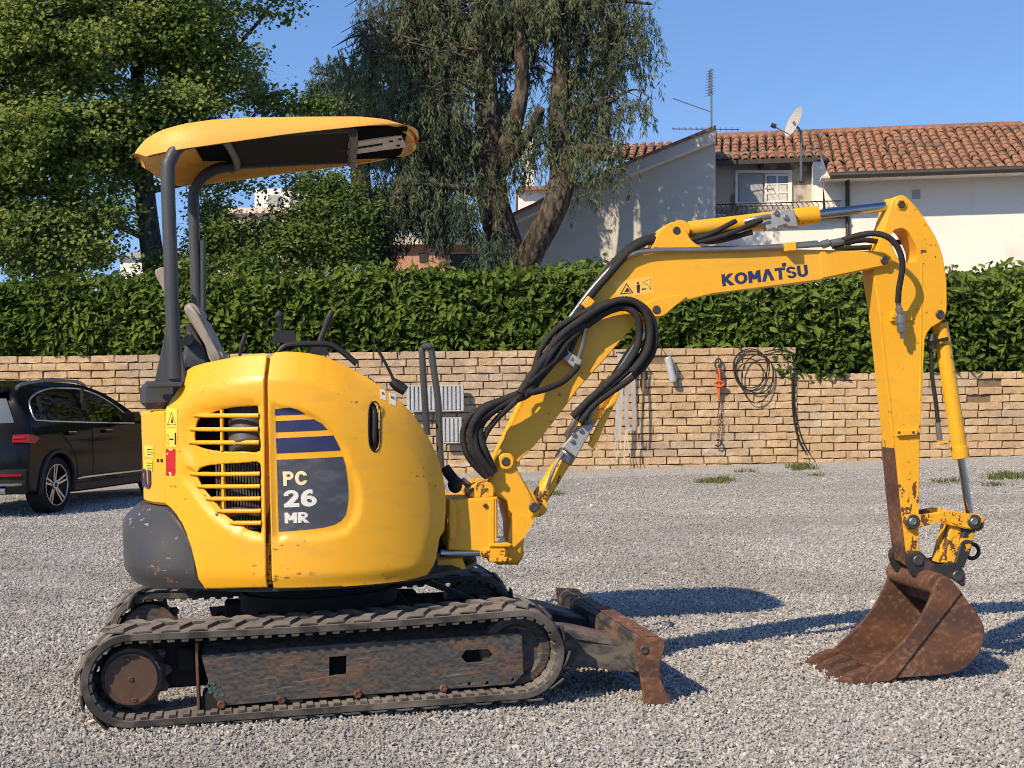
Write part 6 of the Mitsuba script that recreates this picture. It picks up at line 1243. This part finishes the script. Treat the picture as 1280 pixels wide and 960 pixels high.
obj('rope', cat_([tube([_c + np.array([dx, -.01 + dy, -.06]), _c + np.array([dx * 1.6 + .01, dy - .02, -.22]), _c + np.array([dx * .6, dy, -.50])], .016, 7) for dx, dy in ((-.02, 0),(.015, .02),(0, -.02))] + [tube([_c + (-.07, -.02, -.29), _c + (0, -.05, -.26), _c + (.075, -.03, -.30), _c + (.02, -.05, -.34), _c + (-.05, -.03, -.33)], .02, 7)]), 'm_orange', hk)
links = []
for k in range(13):
    cc = _c + np.array([.012 * math.sin(k), 0, -.52 - .052 * k]); e = np.array([1, 0, 0]) if k % 2 else np.array([0, 1, 0])
    links.append(tube([cc + e * .017 * math.cos(t) + np.array([0, 0, .033 * math.sin(t)]) for t in np.linspace(0, 2 * math.pi, 9)], .006, 5, 0))
obj('chain', cat_(links), 'm_rust', hk); cc = _c + np.array([0, 0, -1.2]); obj('hook', tube([cc + np.array([.045 * math.sin(t) - .02, 0, .05 * math.cos(t)]) for t in np.linspace(-.4, 4.2, 13)], .012, 6, 0), 'm_iron', hk)
cl = thing('cable_coil', 'loops of black cable hanging on the wall beside the hook', 'cable'); ms = []
for k, (px_, a, b_, ph_) in enumerate(((0, .26, .34, 0),(.05, .30, .37, .2),(-.03, .22, .28, .1),(.1, .24, .42, -.1))):
    c_ = np.array((3.634, 21.93, 1.692)) + (px_, -.01 * k, -.05 * k)
    ms.append(tube([c_ + np.array([a * math.cos(t + ph_), 0, b_ * math.sin(t) * (1 if math.sin(t) < 0 else .75)]) for t in np.linspace(0, 2 * math.pi, 25)], .009, 6, 2))
obj('loops', cat_(ms), 'm_black', cl); obj('tail', tube([(3.844, 21.93, 1.897),(4.092, 21.95, 1.931),(4.298, 21.95, 1.868),(4.333, 21.95, 1.745)], .009, 6), 'm_black', cl)
dl = thing('drain_hose', 'pair of thin dark cables running down the wall at its step', 'cable')
obj('strand', tube([(4.282, 21.95, 1.575),(4.274, 21.96, 1.283),(4.288, 21.96, 0.917),(4.354, 21.95, 0.575),(4.427, 21.9, 0.393)], .016, 7), 'm_dark', dl); obj('strand', tube([(4.319, 21.95, 1.575),(4.303, 21.96, 1.16),(4.347, 21.96, 0.794),(4.435, 21.93, 0.489),(4.491, 21.8, 0.348)], .010, 7), 'm_dark', dl)
_a, _b = (4.929, 23.302),(5.401, 22.57)
pl_ = thing('white_plank', 'narrow white plank lying on the gravel at the foot of the wall', 'plank')
obj('board', bx(_a[0], _b[0], _a[1] - .05, _a[1] + .06, .20, .268, .006), 'm_pvcwhite', pl_)
bg = thing('blue_bag', 'scrap of blue plastic lying on the lower wall under the hedge', 'bag'); c_ = (4.853, 22.05, 1.582)
m_ = trimesh.creation.icosphere(2, .07); m_.vertices *= (1.7, .8, .45); m_.vertices += .02 * (meshkit.fbm(np.array(m_.vertices) * 14, 3)[:, None] - .5) * 2; m_.apply_translation(c_); obj('sheet', m_, mat('m_blue', (.03, .10, .35), .5), bg, smooth=False)
# grass tufts
r = np.random.default_rng(77)
def grass(cx, cy, rx, ry, n, hgt, lab):
    k = thing('weed_patch', lab, 'grass', 'weed patches on the gravel'); q = r.normal(0, .45, (n, 2)); clump = r.normal(0, .5, (8, 2)); q = clump[r.integers(0, 8, n)] * .8 + q * .45
    P = np.stack([cx + q[:, 0] * rx, cy + q[:, 1] * ry], 1); z = ground_z(P[:, 0], P[:, 1]) - .01
    az = r.uniform(0, 2 * np.pi, n); h = hgt * r.uniform(.4, 1.2, n); lean = h * r.uniform(.2, .9, n)
    B = np.stack([P[:, 0], P[:, 1], z], 1); w = np.stack([-np.sin(az), np.cos(az), 0 * az], 1) * .006
    T_ = B + np.stack([np.cos(az) * lean, np.sin(az) * lean, h], 1); Mi = B + np.stack([np.cos(az) * lean * .35, np.sin(az) * lean * .35, h * .6], 1)
    V = np.stack([B - w, B + w, Mi + w * .8, Mi - w * .8, T_], 1)
    m = tm(V.reshape(-1, 3),(np.array([[0, 1, 2], [0, 2, 3], [3, 2, 4]])[None] + (np.arange(n) * 5)[:, None, None]).reshape(-1, 3)); say(obj('blades', m, 'm_grass', k, smooth=False), None, kind='stuff')
for (g_, z_), sz, n_, h_, lab in zip((((2.7, 18.663), 0),((4.086, 20.51), 0),((3.265, 20.23), 0),((6.203, 17.998), 0),((5.347, 17.684), 0),((0.483, 17.289), 0),((4.02, 19.122), 0),((5.699, 17.147), 0)),
        ((.36, .35),(.30, .45),(.16, .25),(.28, .35),(.22, .2),(.10, .2),(.14, .2),(.2, .2)),(420, 260, 70, 420, 130, 80, 50, 80),(.07, .09, .06, .10, .06, .07, .05, .06),
        ('long low strip of grass on the gravel left of the dipper arm', 'grass tuft near the foot of the wall below the step', 'small sparse weeds left of the tuft below the step', 'thick grass tuft at the right edge of the yard', 'low grass seen right beside the bucket cylinder rod', 'small weed patch behind the swing bracket', 'tiny weeds in front of the tuft below the step', 'thin grass just left of the thick tuft at the right edge')):
    grass(g_[0], g_[1], *sz, n_, h_, lab)

# ================================================================ the parked car
mat('m_paint', (.003, .003, .0042), .10, spec=.12, coat=.75); mat('m_trim', (.012, .012, .012), .55); mat('m_tyre', (.018, .018, .019), .8, spec=.2)
mat('m_rim', (.55, .55, .56), .25, .9); mat('m_rimdark', (.02, .02, .021), .4, .5); mat('m_redlens', (.30, .006, .010), .15, spec=.7); mat('m_brightwork', (.62, .62, .63), .2, .95); mat('m_cabin', (.015, .014, .014), .8)
scene['m_tint'] = {'type': 'thindielectric', 'specular_transmittance': rgb(.42, .43, .42), 'specular_reflectance': rgb(1, 1, 1)}
car = thing('parked_car', 'black compact suv parked by the wall at the left edge, seen from its rear corner', 'car')
cxy = (-5.32, 16.55); CM_ = Mat(rotz(math.radians(78)),(cxy[0], cxy[1], float(ground_z(*cxy)) - .02)) @ Mat(np.diag([1, 1, .965]),(0, .82, 0))
def cobj(name, mesh, m, parent=car, **k): return obj(name, xf(mesh, CM_), m, parent, **k)
def hwid(z): return np.interp(z, [.2, .35, .6, .85, 1.0, 1.08, 1.25, 1.45, 1.56, 1.63], [.86, .895, .915, .915, .90, .87, .79, .69, .60, .50])
top = spline([(-.80, .30),(-.86, .42),(-.875, .62),(-.865, .80),(-.83, .94),(-.76, 1.05),(-.66, 1.22),(-.55, 1.40),(-.43, 1.49),(-.15, 1.56),(.35, 1.605),(.85, 1.605),(1.25, 1.56),(1.60, 1.44),(1.95, 1.24),(2.28, 1.06),(2.55, 1.00),(2.95, .94),(3.30, .84),(3.48, .68),(3.54, .50),(3.50, .32),(3.40, .24)], 4)
def arch(cx, R, z0, n=14):
    a0 = math.asin((z0 - .35) / R); return [(cx + R * math.cos(a), .35 + R * math.sin(a)) for a in np.linspace(a0, math.pi - a0, n)]
OUT = np.vstack([top, arch(2.73, .385, .26), arch(0., .385, .26), [(-.45, .28)]])
def car_pt(P, t):
    P = np.asarray(P); x, z = P[:, 0].copy(), P[:, 1]
    x = x + .26 * np.abs(t) ** 3 * ss(-.2, -.86, x) * ss(1.6, 1.0, z) - .45 * np.abs(t) ** 3 * ss(2.6, 3.5, x)
    return np.stack([x, t * hwid(z), z - .035 * t * t * ss(1.2, 1.6, z)], 1)
ts = np.array([-1, -.985, -.94, -.85, -.7, -.5, -.25, 0, .25, .5, .7, .85, .94, .985, 1]); n = len(OUT)
Vs = np.vstack([car_pt((OUT - OUT.mean(0)) * (1 - .012 * (abs(t) > .99)) + OUT.mean(0), t) for t in ts]); F = []
for i in range(len(ts) - 1):
    for j in range(n):
        a, b = i * n + j, i * n + (j + 1) % n; F += [(a, b, b + n),(a, b + n, a + n)]
SW = [Polygon(spline(p, 3)) for p in ([(-.40, 1.16),(-.36, 1.13),(-.20, 1.12),(-.08, 1.115),(-.22, 1.36),(-.27, 1.37),(-.35, 1.27),(-.40, 1.18)],)]
W_ = [Polygon([(-.41, 1.165),(-.39, 1.135),(-.07, 1.115),(-.20, 1.395),(-.27, 1.36),(-.36, 1.26)]), Polygon([(-.02, 1.112),(.78, 1.085),(.74, 1.515),(.35, 1.512),(.05, 1.475),(-.15, 1.415)]), Polygon([(.88, 1.082),(1.92, 1.05),(1.80, 1.15),(1.50, 1.345),(1.22, 1.465),(1.0, 1.508),(.84, 1.515)])]
capP = Polygon((OUT - OUT.mean(0)) * .988 + OUT.mean(0)).buffer(0)
for w in W_: capP = capP.difference(w)
ms = [tm(Vs, F)]
for t in (-1, 1):
    V2, F2, _ = tri_poly(capP, .10); V3 = car_pt(np.array(V2), t); F2 = np.array(F2); ms.append(tm(V3, F2 if t < 0 else F2[:, ::-1]))
cobj('body', cat_(ms), 'm_paint', smooth=38)
for t in (-1, 1):
    for w in W_:
        V2, F2, _ = tri_poly(w.buffer(-.001), .12); V3 = car_pt(np.array(V2), t); V3[:, 1] -= t * .004; cobj('side_window', tm(V3, F2), 'm_tint', smooth=True)
yr = -1
def on_side(pts, off=.004): V3 = car_pt(np.array(pts, float), -1); V3[:, 1] -= off; return V3
cobj('window_trim', tube(on_side(spline([(-.40, 1.13),(-.425, 1.17),(-.37, 1.275),(-.27, 1.375),(-.05, 1.465),(.35, 1.53),(.80, 1.535),(1.05, 1.52),(1.30, 1.455),(1.60, 1.305),(1.95, 1.06)], 4)), .012, 6, 0), 'm_brightwork')
cobj('window_trim', tube(on_side([(-.41, 1.14),(-.39, 1.125),(0., 1.105),(.8, 1.072),(1.95, 1.035)]), .011, 6, 0), 'm_brightwork')
for x_ in (-.11, .83): cobj('door_pillar', plate(Polygon([(x_ - .05, 1.09),(x_ + .06, 1.09),(x_ + (.01 if x_ > 0 else -.05), 1.50 if x_ > 0 else 1.41),(x_ - (.04 if x_ > 0 else .11), 1.50 if x_ > 0 else 1.39)]), -.80, .02), 'm_trim')
cobj('roof_rail', tube([(-.36, -.62, 1.50),(-.25, -.615, 1.545),(.0, -.61, 1.575),(.4, -.60, 1.598),(1.0, -.60, 1.585),(1.2, -.61, 1.54)], .020, 8), mat('m_rail', (.30, .30, .30), .35, .7))
for x_ in (.80, .26):
    pass
cobj('door_seam', cat_([tube(on_side(spline([(.84, 1.06),(.83, .8),(.84, .5),(.86, .34)], 4), .001), .006, 5, 0), tube(on_side(spline([(-.12, 1.10),(.10, .95),(.36, .75),(.46, .55),(.48, .38)], 4), .001), .006, 5, 0)]), 'm_cabin')
for x_ in (.22, 1.10): 
    p_ = on_side([(x_, .955),(x_ + .20, .95)], .02); cobj('door_handle', hull(np.vstack([p_ + (0, 0, .022), p_ - (0, 0, .018), p_ + (0, -.02, .012), p_ + (0, -.02, -.008)])), 'm_paint'); cobj('handle_trim', tube(on_side([(x_ + .01, .975),(x_ + .19, .970)], .03), .006, 5, 0), 'm_brightwork')
cobj('sill_strip', tube(on_side([(.45, .395),(.60, .405),(1.4, .405),(2.28, .40)], .012), [.012, .020, .018, .012], 6, 0), 'm_brightwork')
for s in (-1, 1): cobj('sill', bx(.40, 2.34, min(s * .80, s * .905), max(s * .80, s * .905), .235, .355, .02), 'm_trim')
for c_ in (0., 2.73): cobj('arch_trim', tube(on_side([(q[0], q[1]) for q in arch(c_, .40, .27, 20)], .004), .030, 6, 0), 'm_trim')
cobj('bumper', hull(np.vstack([car_pt(np.array([(-.80, .28),(-.89, .40),(-.89, .56),(-.84, .60)]), t) for t in (-.98, -.8, -.4, 0, .4, .8, .98)])), 'm_trim')
cobj('tail_light', hull(np.vstack([car_pt(np.array([(-.72, .955),(-.845, .97),(-.855, .87),(-.72, .86),(-.45, .915)]), t) + (-.012, -.012, 0) for t in (-1,)] + [car_pt(np.array([(-.835, .965),(-.87, .88)]), t) + (-.012, 0, 0) for t in (-.95, -.85)])), 'm_redlens')
cobj('tail_light', hull(np.vstack([car_pt(np.array([(-.835, .965),(-.87, .88)]), t) + (-.012, 0, 0) for t in (.99, .7, .5)])), 'm_redlens')
cobj('light_insert', tube(np.vstack([car_pt(np.array([(-.85, .93)]), t) + (-.022, 0, 0) for t in (-.97, -.9, -.86)]), .014, 6, 0), mat('m_lensglow', (.42, .03, .03), .3))
cobj('reflector', tube(np.vstack([car_pt(np.array([(-.89, .50)]), t) + (-.012, 0, 0) for t in (-.95, -.8, -.6)]), .016, 6, 0), 'm_redlens')
cobj('bumper_trim', tube(np.vstack([car_pt(np.array([(-.89, .40)]), t) + (-.015, 0, 0) for t in (-.96, -.8, -.5, 0, .5, .9)]), .018, 6, 0), 'm_brightwork')
cobj('exhaust', tube(np.vstack([car_pt(np.array([(-.88, .33)]), t) + (-.01, 0, 0) for t in (-.80, -.6)]), .035, 8, 0), 'm_brightwork')
cobj('hatch_window', hull(np.vstack([car_pt(np.array([(-.735, 1.10),(-.575, 1.40)]), t) + (-.012, 0, 0) for t in (-.86, -.5, 0, .5, .86)])), 'm_pane')
cobj('spoiler', hull(np.vstack([car_pt(np.array([(-.40, 1.545),(-.66, 1.47),(-.42, 1.50)]), t) for t in (-.9, -.5, 0, .5, .9)])), 'm_paint')
cobj('badge_plate', bx(-.905, -.89, -.26, .26, .66, .77, .004), 'm_white')
mr = cobj('mirror', hull([(x_, y_, z_) for x_, z_ in ((1.60, 1.06),(1.58, 1.17),(1.72, 1.19),(1.78, 1.08)) for y_ in (-1.08, -.90)]), 'm_paint', smooth=60)
for y_ in (-.35, .35):
    cobj('cabin_seat', cat_([bx(.55, 1.1, y_ - .25, y_ + .25, .45, .70, .06), hull([(x_, y_ + s, z_) for x_, z_ in ((.50, .65),(.62, .65),(.45, 1.22),(.36, 1.22)) for s in (-.22, .22)]), bx(.33, .43, y_ - .12, y_ + .12, 1.24, 1.40, .03)]), 'm_cabin')
cobj('dashboard', bx(1.65, 2.2, -.75, .75, .7, 1.05, .05), 'm_cabin')
for cx_ in (0., 2.73):
    for s in (-1, 1):
        y0 = s * .915; w = cobj('wheel', lathe((cx_, y0 - s * .235, .35),(cx_, y0, .35), [(0, .24),(.005, .32),(.03, .345),(.19, .345),(.225, .325),(.235, .27),(.228, .245),(.10, .243)], 40, False), 'm_tyre')
        cobj('rim', lathe((cx_, y0 - s * .12, .35),(cx_, y0 - s * .002, .35), [(0, .05),(.02, .22),(.10, .248),(.112, .250),(.114, .238),(.07, .228),(.03, .20),(.02, .05)], 40, False), 'm_rimdark', w)
        if s < 0:
            sk = []
            for k in range(5):
                for d_ in (-.13, .13):
                    a = 2 * math.pi * k / 5 + .35; sk.append(hull([(cx_ + R * math.cos(a + dd) , y_, .35 + R * math.sin(a + dd)) for R, dd, y_ in ((.05, d_ * 2.2 - .25, y0 + .035),(.05, d_ * 2.2 + .25, y0 + .035),(.238, d_ - .05, y0 + .012),(.238, d_ + .05, y0 + .012),(.05, d_ * 2.2, y0 + .07),(.238, d_, y0 + .05))]))
            sk.append(rod((cx_, y0 + .06, .35),(cx_, y0 + .02, .35), .055, 20))
            cobj('spokes', cat_(sk), 'm_rim', w, smooth=20); cobj('rim_lip', tube([(cx_ + .243 * math.cos(t), y0 + .012, .35 + .243 * math.sin(t)) for t in np.linspace(0, 2 * math.pi, 37)], .008, 6, 0), 'm_rim', w); cobj('hub_cap', rod((cx_, y0 + .03, .35),(cx_, y0 + .014, .35), .03, 16), 'm_rimdark', w)
